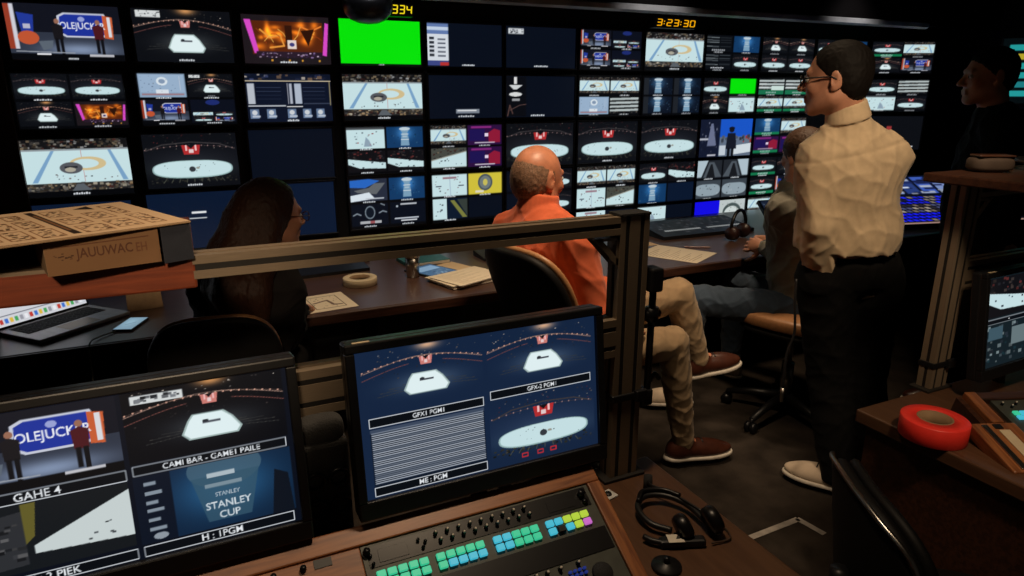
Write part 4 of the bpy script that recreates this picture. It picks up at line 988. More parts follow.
# gear along the back of the long desk
def panel_box(name, label, cat, loc, rz, w, d, h, tilt, nb, cols, group=None, rows=3, lit=None):
    t = thing(name, label, cat, loc, (0, 0, rz), group)
    bm = bmesh.new(); prism(bm, [(-d / 2, 0), (d / 2, 0), (d / 2, h), (-d / 2, h * tilt)], 0, -w / 2, w / 2); obj('case', bm, M['black'], t)
    p = Paint(cols, max(12, int(cols * d / w)), bg=(6, 7, 9))
    for j in range(rows):
        for i in range(nb):
            x = .04 + .92 * i / nb; y = .1 + .8 * j / rows
            c = (lit or [(30, 30, 34), (150, 150, 150), (40, 44, 50), (110, 50, 44), (70, 76, 84)])[int(RNG.integers(len(lit or [0] * 5)))]
            if rows == 6 and j == 4 and i % 20 > 2: c = (150, 152, 150)
            p.rect(x, y, x + .6 / nb, y + .5 / rows, c)
    picture('keys', p, (-w / 2, d / 2, h + .0008), (w, 0, 0), (0, -d, -h * (1 - tilt)), M['pic'], t)
    return t
panel_box('control_surface', 'black control panel with rows of small keys behind the large printed sheet', 'control panel', (2.97, 3.44, DZ), R(-1), .72, .30, .06, .35, 40, 220, None, 6, [(10, 10, 12), (14, 14, 17), (34, 34, 38), (10, 10, 12), (60, 60, 62), (26, 14, 14)])
panel_box('keyboard', 'black keyboard on the desk right of the woman', 'keyboard', (.56, 3.42, DZ), R(4), .46, .16, .03, .5, 16, 90, None, 5, [(12, 12, 14), (15, 15, 18)])
panel_box('keyboard', 'black keyboard on the desk behind the cream tape roll', 'keyboard', (.62, 3.62, DZ), R(0), .44, .15, .03, .5, 16, 90, None, 5, [(12, 12, 14), (15, 15, 18)])
panel_box('keyboard', 'black keyboard beyond the paper stack, partly behind the chair back', 'keyboard', (1.62, 3.36, DZ), R(0), .44, .16, .03, .5, 16, 90, None, 5, [(14, 14, 16), (24, 24, 27)])
# touch panel on a tilted stand, right of the grey jacket's hands
t = thing('touch_panel', 'tilted dark touch screen on the desk beyond the clasped hands', 'screen', (3.62, 3.20, DZ + .02), (0, 0, R(-8)))
bm = B((-.19, -.006, 0), (.19, .02, .24), .005); xform(bm, Matrix.Rotation(R(-50), 4, 'X')); hs = obj('housing', bm, M['black'], t)
p = Paint(90, 56); p.rect(0, 0, 1, 1, (24, 32, 50)); p.speck(.03, .05, .97, .95, 90, .05, [(40, 54, 76), (60, 76, 100), (26, 36, 56), (90, 104, 124)])
q = picture('screen', p, (-.178, -.0066, .228), (.356, 0, 0), (0, 0, -.214), M['pic'], hs); q.data.transform(Matrix.Rotation(R(-50), 4, 'X'))
# headphones beside the hands
t = thing('headphones', 'black headphones resting on the desk beyond the clasped hands', 'headphones', (3.05, 3.14, DZ), (0, 0, R(20)))
bm = bmesh.new(); tube(bm, spline([(-.085, 0, .05), (-.09, .0, .11), (-.05, 0, .165), (0, 0, .18), (.05, 0, .165), (.09, 0, .11), (.085, 0, .05)], 6), .011, 8); obj('headband', bm, M['blackgloss'], t, True)
for s in (-1, 1):
    bm = bmesh.new(); cyl(bm, (.062 * s, 0, .047), (.10 * s, 0, .047), .046, .038, 24); obj('ear_cup', bm, mat('dark reddish cup', (.03, .010, .008), .4), t, True)
t = thing('pencil', 'reddish pencil on the desk beside the clasped hands', 'pencil', (2.66, 3.05, DZ + .004), (0, 0, R(-28)))
bm = bmesh.new(); cyl(bm, (-.075, 0, 0), (.065, 0, 0), .0038, .0038, 6); obj('shaft', bm, mat('pencil paint', (.30, .10, .06), .4), t)
bm = bmesh.new(); cyl(bm, (.065, 0, 0), (.08, 0, 0), .0038, .0006, 6); obj('tip', bm, M['kraft'], t)
# sound desk glowing blue at the right end
t = thing('mixing_desk', 'control desk glowing blue behind the standing man', 'mixing desk', (4.75, 3.22, DZ), (0, 0, R(-14)))
bm = bmesh.new(); prism(bm, [(-.42, 0), (.42, 0), (.42, .24), (.18, .12), (-.42, .03)], 0, -.62, .62); obj('case', bm, M['black'], t)
p = Paint(150, 80, bg=(8, 9, 22))
for j in range(9):
    for i in range(24):
        c = [(24, 30, 220), (20, 24, 190), (120, 110, 100), (14, 16, 40), (90, 100, 150), (30, 40, 230)][int(RNG.integers(6))]
        if j in (6, 7): c = (20, 24, 232) if RNG.random() < .85 else (120, 130, 250)
        if j in (3, 4, 5): c = [(110, 96, 84), (150, 140, 130), (40, 36, 40), (70, 74, 110)][int(RNG.integers(4))]
        p.rect(.02 + i * .04, .05 + j * .1, .02 + i * .04 + .03, .05 + j * .1 + .066, c)
p.rect(0, .95, 1, 1, (150, 120, 110))
picture('keys', p, (-.62, .18, .1208), (1.24, 0, 0), (0, -.60, -.09), M['pic'], t)
p = Paint(120, 30, bg=(10, 14, 30))
for i in range(8): p.rect(.02 + i * .122, .1, .02 + i * .122 + .1, .9, [(60, 90, 180), (120, 140, 190), (40, 60, 120)][i % 3]); p.speck(.02 + i * .122, .1, .11 + i * .122, .9, 8, .1, [(200, 210, 230), (30, 40, 90)])
picture('meter_screen', p, (-.62, .419, .2403), (1.24, 0, 0), (0, -.238, -.1192), M['pic'], t)

# ------------------------------------------------------------------ near desk things
t = thing('tape_roll', 'thick roll of red tape on the corner of the right desk', 'tape', (1.748, 1.012, .7203))
bm = bmesh.new(); lathe(bm, [(.044, 0), (.081, 0), (.083, .002), (.083, .053), (.081, .055), (.044, .055)], 56, True); obj('tape', bm, M['red'], t, True)
bm = bmesh.new(); lathe(bm, [(.040, .0), (.044, 0), (.044, .0555), (.040, .0555)], 48, True); obj('core', bm, M['kraft'], t, True)

t = thing('headset', 'black headset with microphone lying on the brown desk', 'headset', (.875, 1.0, .7203), (0, 0, R(-10)))
bm = bmesh.new(); tube(bm, spline([(.045, -.035, .02), (.035, .03, .022), (.0, .07, .024), (-.045, .075, .024), (-.075, .04, .022), (-.07, -.01, .018), (-.035, -.04, .014)], 8), .0068, 10); obj('headband', bm, M['black'], t, True)
bm = bmesh.new(); tube(bm, spline([(.03, .045, .033), (.0, .075, .035), (-.045, .08, .035), (-.07, .05, .033)], 8), .0055, 8); obj('band_pad', bm, M['blackgloss'], t, True)
for (x, y, s) in ((.052, -.05, 1), (-.02, -.055, .9)):
    bm = bmesh.new(); lathe(bm, [(.004, 0), (.026 * s, .0), (.030 * s, .006), (.031 * s, .018), (.026 * s, .026), (.018 * s, .024), (.004, .018)], 28); xform(bm, Matrix.Translation((x, y, .03)) @ Matrix.Rotation(R(70), 4, 'Y') @ Matrix.Translation((0, 0, -.012))); e = obj('ear_cup', bm, M['blackgloss'], t, True)
bm = bmesh.new(); tube(bm, spline([(-.02, -.06, .02), (-.05, -.075, .012), (-.085, -.06, .012), (-.1, -.04, .012)], 6), .006, 8); obj('cord_yoke', bm, M['black'], t, True)
bm = bmesh.new(); tube(bm, spline([(.05, -.02, .03), (.02, .06, .03), (-.01, .11, .028), (-.005, .135, .024)], 6), .0028, 6); bo = obj('boom', bm, M['black'], t, True)
bm = bmesh.new(); cyl(bm, (-.006, .13, .002), (-.004, .136, .036), .011, .010, 14); obj('microphone_foam', bm, M['blackmatte'], bo, True)
bm = B((-.062, -.09, .0), (.035, -.066, .018), .006); xform(bm, Matrix.Rotation(R(-12), 4, 'Z')); obj('belt_pack', bm, M['black'], t)
bm = B((-.045, -.092, .0182), (-.012, -.066, .019)); xform(bm, Matrix.Rotation(R(-12), 4, 'Z')); obj('paper_label', bm, M['paper'], t, label='white paper label')
bm = bmesh.new(); tube(bm, spline([(.03, -.09, .006), (.075, -.085, .004), (.085, -.05, .005), (.06, -.03, .01)], 8), .0022, 6); obj('cable', bm, mat('brown headset cable', (.05, .025, .015), .5), t, True)
t = thing('microphone_base', 'small round black base with stub near the headset', 'microphone base', (.762, .892, .7203))
bm = bmesh.new(); lathe(bm, [(.028, 0), (.030, .003), (.029, .007), (.010, .010), (.008, .012)], 32); obj('disc', bm, M['black'], t, True)
bm = bmesh.new(); cyl(bm, (0, 0, .010), (0, 0, .024), .007, .006, 16); obj('stub', bm, M['blackgloss'], t, True)
bm = bmesh.new(); prism(bm, [(.897, 1.115), (.93, 1.10), (.905, 1.15)], 2, .7203, .7212); tag(obj('paper_scrap', bm, M['paper']), 'white paper scrap at the foot of the aluminium post', 'paper')
t = thing('socket_plate', 'small white plate left of the aluminium post foot', 'plate', (.795, 1.15, .7203), (0, 0, R(12)))
obj('plate', B((-.018, -.016, 0), (.018, .016, .004), .001), M['white'], t); bm = bmesh.new(); cyl(bm, (0, 0, .004), (0, 0, .008), .009, .008, 16); obj('socket', bm, M['black'], t, True)

# jointed black arm clamped to the post
t = thing('mount_arm', 'black jointed clamp arm fixed to the aluminium post', 'arm', (.930, 1.215, .92))
bm = bmesh.new(); box(bm, (-.014, -.024, .262), (.020, .020, .318), .005, 2); obj('clamp', bm, M['black'], t)
bm = bmesh.new(); tube(bm, [(.006, -.004, .262), (.005, -.004, .0)], .0085, 10); obj('rod', bm, M['black'], t, True)
bm = bmesh.new(); cyl(bm, (.0055, -.004, .190), (.0055, -.004, .222), .016, .016, 18); cyl(bm, (-.014, -.004, .206), (.026, -.004, .206), .010, .010, 14); obj('joint', bm, M['blackgloss'], t, True)
bm = bmesh.new(); box(bm, (-.016, -.018, -.02), (.014, .012, .02), .004); tube(bm, spline([(.005, 0, .02), (.035, .01, .045), (.05, .01, .03)], 5), .006, 8); obj('lower_clamp', bm, M['black'], t, True)

# things on the dark shelf
SZ = 1.3955
t = thing('headset', 'black headset lying on the dark shelf at right', 'headset', (2.34, 1.16, SZ), (0, 0, R(24)))
bm = bmesh.new(); tube(bm, spline([(-.075, 0, .02), (-.07, .05, .024), (0, .085, .026), (.07, .05, .024), (.075, 0, .02)], 8), .008, 8); obj('headband', bm, M['black'], t, True)
for s in (-1, 1):
    bm = bmesh.new(); lathe(bm, [(.004, 0), (.03, 0), (.034, .01), (.03, .028), (.004, .03)], 24); xform(bm, Matrix.Translation((.075 * s, -.01, .0))); obj('ear_cup', bm, M['blackgloss'], t, True)
t = thing('pouch', 'brown pouch on the dark shelf below the man in shadow', 'pouch', (2.13, 1.215, SZ), (0, 0, R(-30)))
bm = bmesh.new(); pad(bm, .06, .04, .045, crown=.7, nexp=3); xform(bm, Matrix.Translation((0, 0, .022))); obj('body', bm, mat('brown canvas', (.05, .032, .022), .8), t, True)
obj('flap', B((-.05, -.035, .044), (.05, .02, .049), .002), M['darkwood'], t)
t = thing('belt_device', 'small dark device with a pale sticker on the dark shelf', 'device', (2.20, 1.06, SZ), (0, 0, R(-20)))
obj('body', B((-.08, -.04, 0), (.08, .04, .03), .006), M['black'], t); obj('sticker', B((.02, -.036, .0302), (.05, -.0, .0308)), M['cream'], t)

# tape marks on the floor
for a, b, lb in (((1.755, 1.605), (2.02, 1.612), 'long white tape strip on the floor beside the brown desk'), ((2.018, 1.618), (2.035, 1.50), 'short white tape strip on the floor running towards the black chair')):
    d = (Vector(b) - Vector(a)).normalized(); n = Vector((-d.y, d.x)) * .013
    bm = bmesh.new(); prism(bm, [tuple(Vector(a) + n), tuple(Vector(a) - n), tuple(Vector(b) - n), tuple(Vector(b) + n)], 2, .0004, .0012)
    tag(obj('floor_tape', bm, mat('worn white tape', (.28, .25, .22), .7, nscale=20, namt=.3)), lb, 'tape')
# ------------------------------------------------------------------ figures grown from distance fields
def nrm(v): v = np.asarray(v, float); return v / np.linalg.norm(v)
class Field:
    def __init__(s, lo, hi, h):
        s.lo = np.asarray(lo, float); s.h = h
        s.n = np.ceil((np.asarray(hi, float) - s.lo) / h).astype(int) + 1
        s.F = np.full(tuple(s.n), 0.2, np.float32)
    def win(s, lo, hi, m):
        a = np.clip(np.floor((np.asarray(lo) - m - s.lo) / s.h).astype(int), 0, s.n - 1)
        b = np.clip(np.ceil((np.asarray(hi) + m - s.lo) / s.h).astype(int) + 1, 1, s.n)
        sl = tuple(slice(x, y) for x, y in zip(a, b))
        ax = [(s.lo[i] + s.h * np.arange(a[i], b[i])).astype(np.float32) for i in range(3)]
        return sl, ax[0][:, None, None], ax[1][None, :, None], ax[2][None, None, :]
    def put(s, d, sl, k, sub=False):
        A = s.F[sl]
        if sub:
            d = -d; h = np.clip(.5 - .5 * (d - A) / k, 0, 1)   # smooth max(A, d)
            s.F[sl] = d * (1 - h) + A * h + k * h * (1 - h) if False else np.maximum(A, d) + np.maximum(k - np.abs(A - d), 0) ** 2 / (4 * k)
        else:
            s.F[sl] = np.minimum(A, d) - np.maximum(k - np.abs(A - d), 0) ** 2 / (4 * k)
    def cone(s, a, b, ra, rb=None, k=.015, sub=False):
        rb = ra if rb is None else rb; a = np.asarray(a, float); b = np.asarray(b, float); r = max(ra, rb)
        sl, X, Y, Z = s.win(np.minimum(a, b) - r, np.maximum(a, b) + r, k + 3 * s.h)
        d = b - a; L = max(float(d @ d), 1e-9)
        t = np.clip(((X - a[0]) * d[0] + (Y - a[1]) * d[1] + (Z - a[2]) * d[2]) / L, 0, 1)
        q = np.sqrt((X - a[0] - t * d[0]) ** 2 + (Y - a[1] - t * d[1]) ** 2 + (Z - a[2] - t * d[2]) ** 2) - (ra + (rb - ra) * t)
        s.put(q.astype(np.float32), sl, k, sub); return s
    def chain(s, pts, rs, k=.015):
        for i in range(len(pts) - 1): s.cone(pts[i], pts[i + 1], rs[i], rs[i + 1], k)
        return s
    def ell(s, c, axes, r, k=.015, sub=False):
        """axes rows = local unit axes"""
        c = np.asarray(c, float); axes = np.asarray(axes, float); r = np.asarray(r, float)
        e = np.sqrt(((axes * r[:, None]) ** 2).sum(0))
        sl, X, Y, Z = s.win(c - e, c + e, k + 3 * s.h)
        k0 = 0; k1 = 0
        for i in range(3):
            q = (X - c[0]) * axes[i, 0] + (Y - c[1]) * axes[i, 1] + (Z - c[2]) * axes[i, 2]
            k0 = k0 + (q / r[i]) ** 2; k1 = k1 + (q / r[i] ** 2) ** 2
        k0 = np.sqrt(k0); k1 = np.sqrt(k1)
        s.put((k0 * (k0 - 1) / np.maximum(k1, 1e-6)).astype(np.float32), sl, k, sub); return s
    def cut(s, p, n, k=.004):
        """remove what lies on the +n side of the plane"""
        p = np.asarray(p, float); n = nrm(n)
        sl, X, Y, Z = s.win(s.lo, s.lo + s.h * s.n, 0)
        d = ((X - p[0]) * n[0] + (Y - p[1]) * n[1] + (Z - p[2]) * n[2]).astype(np.float32)
        A = s.F; s.F = np.maximum(A, d) + np.maximum(k - np.abs(A - d), 0) ** 2 / (4 * k); return s
    def groove(s, p, n, dep, w, zmin=-9):
        n = nrm(n); sl, X, Y, Z = s.win(s.lo, s.lo + s.h * s.n, 0)
        d = (X - p[0]) * n[0] + (Y - p[1]) * n[1] + (Z - p[2]) * n[2]
        s.F += (dep * np.exp(-(d / w) ** 2) * (Z > zmin)).astype(np.float32); return s
    def wrinkle(s, amp, scale, seed=0, dirs=None, mask=None):
        """push the surface in and out with warped waves: folds of cloth, strands of hair"""
        r = np.random.default_rng(seed); idx = np.argwhere(np.abs(s.F) < .03)
        P = s.lo + idx * s.h; tot = np.zeros(len(P)); D = dirs if dirs is not None else [nrm(r.normal(size=3)) for _ in range(5)]
        for d in D:
            d = np.asarray(d, float); w = nrm(np.cross(d, r.normal(size=3))); w2 = nrm(np.cross(d, w))
            ph = P @ d * 2 * PI / scale + 1.6 * np.sin(P @ w * 2 * PI / (scale * 2.3) + r.uniform(0, 6)) + 1.1 * np.sin(P @ w2 * 2 * PI / (scale * 3.1) + r.uniform(0, 6)) + r.uniform(0, 6)
            tot += (1 - np.abs(np.sin(ph * .5))) ** 2 * 1.6 - .5
        tot *= amp / math.sqrt(len(D))
        if mask is not None: tot *= mask(P)
        s.F[tuple(idx.T)] -= tot.astype(np.float32); return s
    def mesh(s):
        F = s.F; S = F < 0; nx, ny, nz = F.shape
        cnt = np.zeros((nx - 1, ny - 1, nz - 1), np.int8)
        offs = [(i, j, k) for i in (0, 1) for j in (0, 1) for k in (0, 1)]
        for i, j, k in offs: cnt += S[i:nx - 1 + i, j:ny - 1 + j, k:nz - 1 + k]
        act = np.argwhere((cnt > 0) & (cnt < 8))
        vid = np.full(cnt.shape, -1, np.int32); vid[tuple(act.T)] = np.arange(len(act))
        pos = np.zeros((len(act), 3)); n = np.zeros(len(act))
        for a in offs:
            for ax in range(3):
                if a[ax]: continue
                b = list(a); b[ax] = 1
                va = F[act[:, 0] + a[0], act[:, 1] + a[1], act[:, 2] + a[2]]; vb = F[act[:, 0] + b[0], act[:, 1] + b[1], act[:, 2] + b[2]]
                m = (va < 0) != (vb < 0); t = va / np.where(m, va - vb, 1)
                q = np.array(a, float)[None, :].repeat(len(act), 0); q[:, ax] += t
                pos[m] += q[m]; n[m] += 1
        V = s.lo + (act + pos / n[:, None]) * s.h
        Q = []
        for ax in range(3):
            o = [x for x in range(3) if x != ax]
            A = [slice(1, -1)] * 3; A[ax] = slice(0, -1); Bq = [slice(1, -1)] * 3; Bq[ax] = slice(1, None)
            sa = S[tuple(A)]; sb = S[tuple(Bq)]
            base = np.array([1, 1, 1]); base[ax] = 0
            for flip in (0, 1):
                e = np.argwhere((sa & ~sb) if not flip else (~sa & sb)) + base
                if not len(e): continue
                c = []
                for p, q in ((-1, -1), (0, -1), (0, 0), (-1, 0)):
                    g = e.copy(); g[:, o[0]] += p; g[:, o[1]] += q; c.append(vid[tuple(g.T)])
                f = np.stack(c, 1)
                if ax == 1: f = f[:, ::-1]
                if flip: f = f[:, ::-1]
                Q.append(f)
        return V, np.concatenate(Q)
    def build(s, name, m, parent=None, off=(0, 0, 0)):
        V, Q = s.mesh(); return meshobj(name, V, Q, m, parent, True, off)

class Fr:
    """frame with right, forward, up axes at c"""
    def __init__(s, c, f, u=(0, 0, 1)):
        s.c = np.asarray(c, float); s.f = nrm(f); s.r = nrm(np.cross(s.f, u)); s.u = np.cross(s.r, s.f); s.ax = np.array([s.r, s.f, s.u])
    def __call__(s, x, y, z): return s.c + s.r * x + s.f * y + s.u * z

def head_sdf(F, H, neck, nr=.056, e=0.0, sc=1.0):
    g = lambda x, y, z: H(x * sc, y * sc, z * sc)
    F.ell(g(0, -.014, .028), H.ax, np.array((.077, .097, .089)) * sc + e, .01)
    F.ell(g(0, .026, -.028), H.ax, np.array((.063, .070, .085)) * sc + e, .03)
    for s in (-1, 1):
        F.cone(g(.048 * s, .0, -.062), g(.018 * s, .068, -.098), .026 * sc, .020 * sc, .03)
        F.ell(g(.04 * s, .066, -.025), H.ax, np.array((.022, .02, .02)) * sc, .02)
    F.ell(g(0, .074, -.1), H.ax, np.array((.021, .019, .017)) * sc, .02)
    F.cone(g(-.034, .080, .024), g(.034, .080, .024), .011 * sc, .011 * sc, .014)
    for s in (-1, 1): F.ell(g(.032 * s, .099, .002), H.ax, np.array((.016, .012, .011)) * sc, .012, True)
    F.cone(g(0, .088, .012), g(0, .114, -.027), .0075 * sc, .0125 * sc, .010)
    for s in (-1, 1): F.ell(g(.012 * s, .102, -.031), H.ax, np.array((.010, .011, .008)) * sc, .006)
    F.cone(g(-.018, .093, -.058), g(.018, .093, -.058), .0065 * sc, .0065 * sc, .006); F.cone(g(-.016, .091, -.071), g(.016, .091, -.071), .0075 * sc, .0075 * sc, .006)
    for s in (-1, 1):
        F.ell(g(.079 * s, -.016, -.004), np.array([H.r * .94 - s * H.f * .34, H.f * .94 + s * H.r * .34, H.u]), np.array((.008, .021, .034)) * sc, .006)
        F.ell(g(.088 * s, -.008, .0), np.array([H.r, H.f, H.u]), np.array((.006, .011, .018)) * sc, .004, True)
        F.ell(g(.077 * s, -.006, -.032), H.ax, np.array((.008, .010, .010)) * sc, .006)
    F.cone(g(0, -.028, -.06), neck, nr * sc, nr * sc * 1.08, .03)

def hand_sdf(F, wrist, d, palm, side, curl=.5, spread=.16, sc=1.0, rw=.027):
    """d = pointing direction, palm = palm normal, side = +1/-1 thumb along +/- cross(d,palm)"""
    d = nrm(d); palm = nrm(np.asarray(palm) - d * (np.asarray(palm) @ d)); t = np.cross(d, palm) * side
    w = np.asarray(wrist, float); L = .085 * sc
    F.ell(w + d * L * .55, np.array([d, t, palm]), np.array((.052, .040, .016)) * sc, .016)
    F.cone(w, w + d * .03 * sc, rw * sc * .9, .022 * sc, .02)
    for i, (ln, o) in enumerate(((.076, .031), (.086, .011), (.079, -.010), (.062, -.029))):
        p = w + d * L + t * o * sc - d * (.006 if i == 3 else 0); q = d * math.cos(spread * o * 20) + t * math.sin(spread * o * 20); q = nrm(q); a = 0
        for j, fr in enumerate((.46, .30, .24)):
            a += curl * (.75, 1.0, .7)[j] * (1 + .12 * (i - 1)); dirn = q * math.cos(a) + palm * math.sin(a); e = p + dirn * ln * fr * sc
            F.cone(p, e, (.0092 - .0009 * j) * sc, (.0086 - .0011 * j) * sc, .004); p = e
    p = w + d * .028 * sc + t * .030 * sc; a = nrm(d * .6 + t * .75 + palm * .35)
    for j, ln in enumerate((.040, .032, .026)):
        e = p + a * ln * sc; F.cone(p, e, (.0125 - .0015 * j) * sc, (.0112 - .0015 * j) * sc, .008); p = e; a = nrm(a + d * .45 * curl + palm * .25 * curl)

def torso(F, P, e=0.0, k=.05, belly=0.0, sc=1.0):
    pel, che, nk = (np.asarray(P[x], float) for x in ('pelvis', 'chest', 'neck'))
    R_ = nrm(np.asarray(P['shR']) - np.asarray(P['shL'])); U = nrm(che - pel); f = nrm(np.cross(U, R_)); R2 = nrm(np.cross(f, U)); ax = np.array([R2, f, U])
    hr = nrm(np.asarray(P['hipR']) - np.asarray(P['hipL'])); pf = nrm(np.cross((0, 0, 1), hr)); pax = np.array([hr, pf, np.cross(hr, pf)])
    F.ell(pel, pax, np.array((.165, .120, .115)) * sc + e, k)
    F.ell(pel * .55 + che * .45 + f * belly * .6, ax, np.array((.150 + belly * .5, .115 + belly, .19)) * sc + e, k)
    F.ell(che, ax, np.array((.168, .122, .19)) * sc + e, k)
    mid = (np.asarray(P['shR']) + np.asarray(P['shL'])) / 2
    for s in ('shR', 'shL'):
        q = np.asarray(P[s], float); F.cone(q * .92 + mid * .08, q * .25 + mid * .75 + U * .022, .060 * sc + e, .060 * sc + e, k)
        F.cone(q * .45 + mid * .55 + U * .02, nk + U * .01, .036 * sc + e * .8, .042 * sc + e * .5, k)
    return ax, pax

def limbs(F, P, arms=True, legs=True, ea=0.0, el=0.0, k=.02, sc=1.0, cuffs=1.0, thick=1.0):
    for s in 'RL':
        if arms and 'el' + s in P:
            a, b, c = (np.asarray(P[x + s], float) for x in ('sh', 'el', 'wr'))
            c2 = b + (c - b) * cuffs
            F.cone(a, b, .052 * sc + ea, .041 * sc + ea, k); F.cone(b, b + (c - b) * .35, .041 * sc + ea, .040 * sc + ea, .006); F.cone(b + (c - b) * .35, c2, .040 * sc + ea, .027 * sc + ea, .006)
        if legs and 'kn' + s in P:
            a, b, c = (np.asarray(P[x + s], float) for x in ('hip', 'kn', 'an'))
            F.cone(a, b, (.088 * sc + el) * thick, (.058 * sc + el) * thick, .016)
            m = b + (c - b) * .35 - nrm(np.cross(np.cross(c - b, b - a) + 1e-6, c - b)) * 0
            F.cone(b, m, .056 * sc + el, .055 * sc + el, .006); F.cone(m, c, .055 * sc + el, .040 * sc + el * cuffs, .006)

def bounds(P, m=.22):
    v = np.array([np.asarray(x, float) for k, x in P.items() if k not in ('hf', 'hu')]); return v.min(0) - m, v.max(0) + m

def shoe(P, s, m, parent, off, low=True, sole=None, scale=1.0):
    an = np.asarray(P['an' + s], float); d = nrm(P['ft' + s]); up = np.asarray(P.get('fu' + s, (0, 0, 1)), float); up = nrm(up - d * (up @ d)); r = np.cross(d, up)
    base = an - up * .075; F = Field(an - .34, an + .34, .005); k = scale
    F.ell(base + d * .045 * k + up * .042, np.array([d, r, up]), np.array((.115 * k, .044, .046)), .02)
    F.ell(base + d * .125 * k + up * .030, np.array([d, r, up]), np.array((.085 * k, .046, .032)), .03)
    F.cone(base + up * .045 - d * .02, an + up * .02 - d * .005, .043, .044, .025); F.cone(base + up * .035 - d * .038, base + up * .055 - d * .040, .034, .034, .02)
    F.cut(base + up * .012, -up); F.cut(an + up * .018, up)
    F.ell(an + up * .03, np.array([d, r, up]), (.04, .034, .035), .006, True)
    o = F.build('shoe', m, parent, off)
    G = Field(an - .34, an + .34, .005)
    G.ell(base + d * .05 * k + up * .006, np.array([d, r, up]), np.array((.128 * k, .047, .05)), .01); G.ell(base + d * .125 * k + up * .006, np.array([d, r, up]), np.array((.092 * k, .052, .05)), .03)
    G.ell(base - d * .035 + up * .006, np.array([d, r, up]), (.047, .042, .05), .02)
    G.cut(base + up * .018, up); G.cut(base, -up); G.build('sole', sole or M['rubber'], o)
    bm = bmesh.new()
    for i in range(4):
        c = base + d * (.075 + .022 * i) * k + up * (.080 - .0085 * i); tube(bm, [tuple(c - r * .024), tuple(c + up * .007), tuple(c + r * .024)], .0032, 6)
    xform(bm, Matrix.Translation(-Vector(off))); obj('laces', bm, M['cable'] if sole is None else M['cord'], o, True)
    return o

def eyes(H, body, off, sc=1.0):
    for s in (-1, 1):
        bm = bmesh.new(); c = H(.032 * s * sc, .081 * sc, .002 * sc); bmesh.ops.create_uvsphere(bm, u_segments=16, v_segments=12, radius=.0125 * sc)
        xform(bm, Matrix.Translation(Vector(c) - Vector(off))); e = obj('eye', bm, M['eye'], body, True)
        bm = bmesh.new(); a = Vector(H(.032 * s * sc, .0905 * sc, .002 * sc)) - Vector(off); f = Vector(H.f); cyl(bm, a, a + f * .0032, .0058, .0045, 14); obj('iris', bm, M['black'], e, True)

def glasses(H, body, off, m, sc=1.0, r=.0018):
    bm = bmesh.new()
    for s in (-1, 1):
        ring = [H((.033 + .023 * math.cos(a)) * s, .108 - .006 * abs(math.cos(a)), .0 + .016 * math.sin(a)) for a in np.linspace(0, 2 * PI, 18, endpoint=False)]
        tube(bm, [tuple(p) for p in ring], r, 6, True)
        tube(bm, [tuple(H(.056 * s, .104, .006)), tuple(H(.074 * s, .07, .008)), tuple(H(.083 * s, .0, .008)), tuple(H(.082 * s, -.025, -.006))], r, 6)
    tube(bm, [tuple(H(-.01, .109, .004)), tuple(H(0, .113, .006)), tuple(H(.01, .109, .004))], r, 6)
    xform(bm, Matrix.Translation(-Vector(off))); return obj('glasses', bm, m, body, True)

def person(label, P, skin, group=None, belly=0.0, sc=1.0, hands=True, fine=.0048, neck_r=.056, hsc=1.0):
    off = (0, 0, 0); H = Fr(P['head'], P['hf'], P.get('hu', (0, 0, 1)))
    lo, hi = bounds(P); F = Field(lo, hi, fine)
    torso(F, P, -.006, .05, belly, sc); limbs(F, P, True, True, -.004, -.008, .02, sc)
    for s in 'RL':
        if 'an' + s in P: a = np.asarray(P['an' + s], float); F.cone(a, a + nrm(P['ft' + s]) * .13 - np.asarray(P.get('fu' + s, (0, 0, 1))) * .045, .034, .028, .02)
        if 'hd' + s in P and 'wr' + s in P:
            d, pn, sd, cu = P['hd' + s]; hand_sdf(F, P['wr' + s], d, pn, sd, cu)
    head_sdf(F, H, P['neck'], neck_r, 0, hsc)
    b = F.build('person', skin); tag(b, label, 'person', group)
    eyes(H, b, off, hsc); return b, H
def cleanP(P):
    return {k: v for k, v in P.items() if not k.startswith('hd')}

def bounds(P, m=.22):
    v = np.array([np.asarray(x, float) for k, x in P.items() if k[:2] not in ('hf', 'hu', 'hd', 'ft', 'fu')]); return v.min(0) - m, v.max(0) + m

def collar(F, nk, H, rad=.066, hgt=.035, th=.006, tilt=(0, 0, 1)):
    u = nrm(tilt); a = nrm(np.cross(u, (1, 0, .1))); b = np.cross(u, a)
    n = 30; J = 7
    for j in range(J):
        rr = rad - .010 * j / J; pts = [nk + u * (hgt * (j / (J - 1) - .3)) + (a * math.cos(t) + b * math.sin(t)) * rr for t in np.linspace(0, 2 * PI, n + 1)]
        for i in range(n): F.cone(pts[i], pts[i + 1], th, th, .004)

# materials of the clothes
def cloth(nm, c, rough=.85, sheen=.15): return mat(nm, c, rough, nscale=25, namt=.10, bump=.12, bscale=900, sheen=sheen, spec=.2)
C_OR = cloth('orange pullover', (.66, .135, .055)); C_KH = cloth('khaki cotton', (.34, .235, .135)); C_GR = cloth('olive grey jacket', (.175, .160, .125))
C_JE = cloth('blue denim', (.040, .060, .090)); C_CR = cloth('cream shirt', (.60, .455, .29)); C_BK = cloth('black cloth', (.0018, .0016, .0016), .9, 0); C_DK = cloth('dark suit cloth', (.005, .005, .006), .9, 0)
C_BR = mat('brown leather', (.055, .016, .009), .35, nscale=40, namt=.2, coat=.2); C_WS = cloth('white canvas', (.55, .44, .33))
H_BR = mat('dark brown hair', (.030, .012, .007), .5, spec=.2, nscale=8, namt=.5, stretch=(60, 60, 3), bump=.25, bscale=14); H_GY = mat('short grey brown hair', (.20, .105, .060), .7, nscale=120, namt=.4, bump=.4, bscale=300)
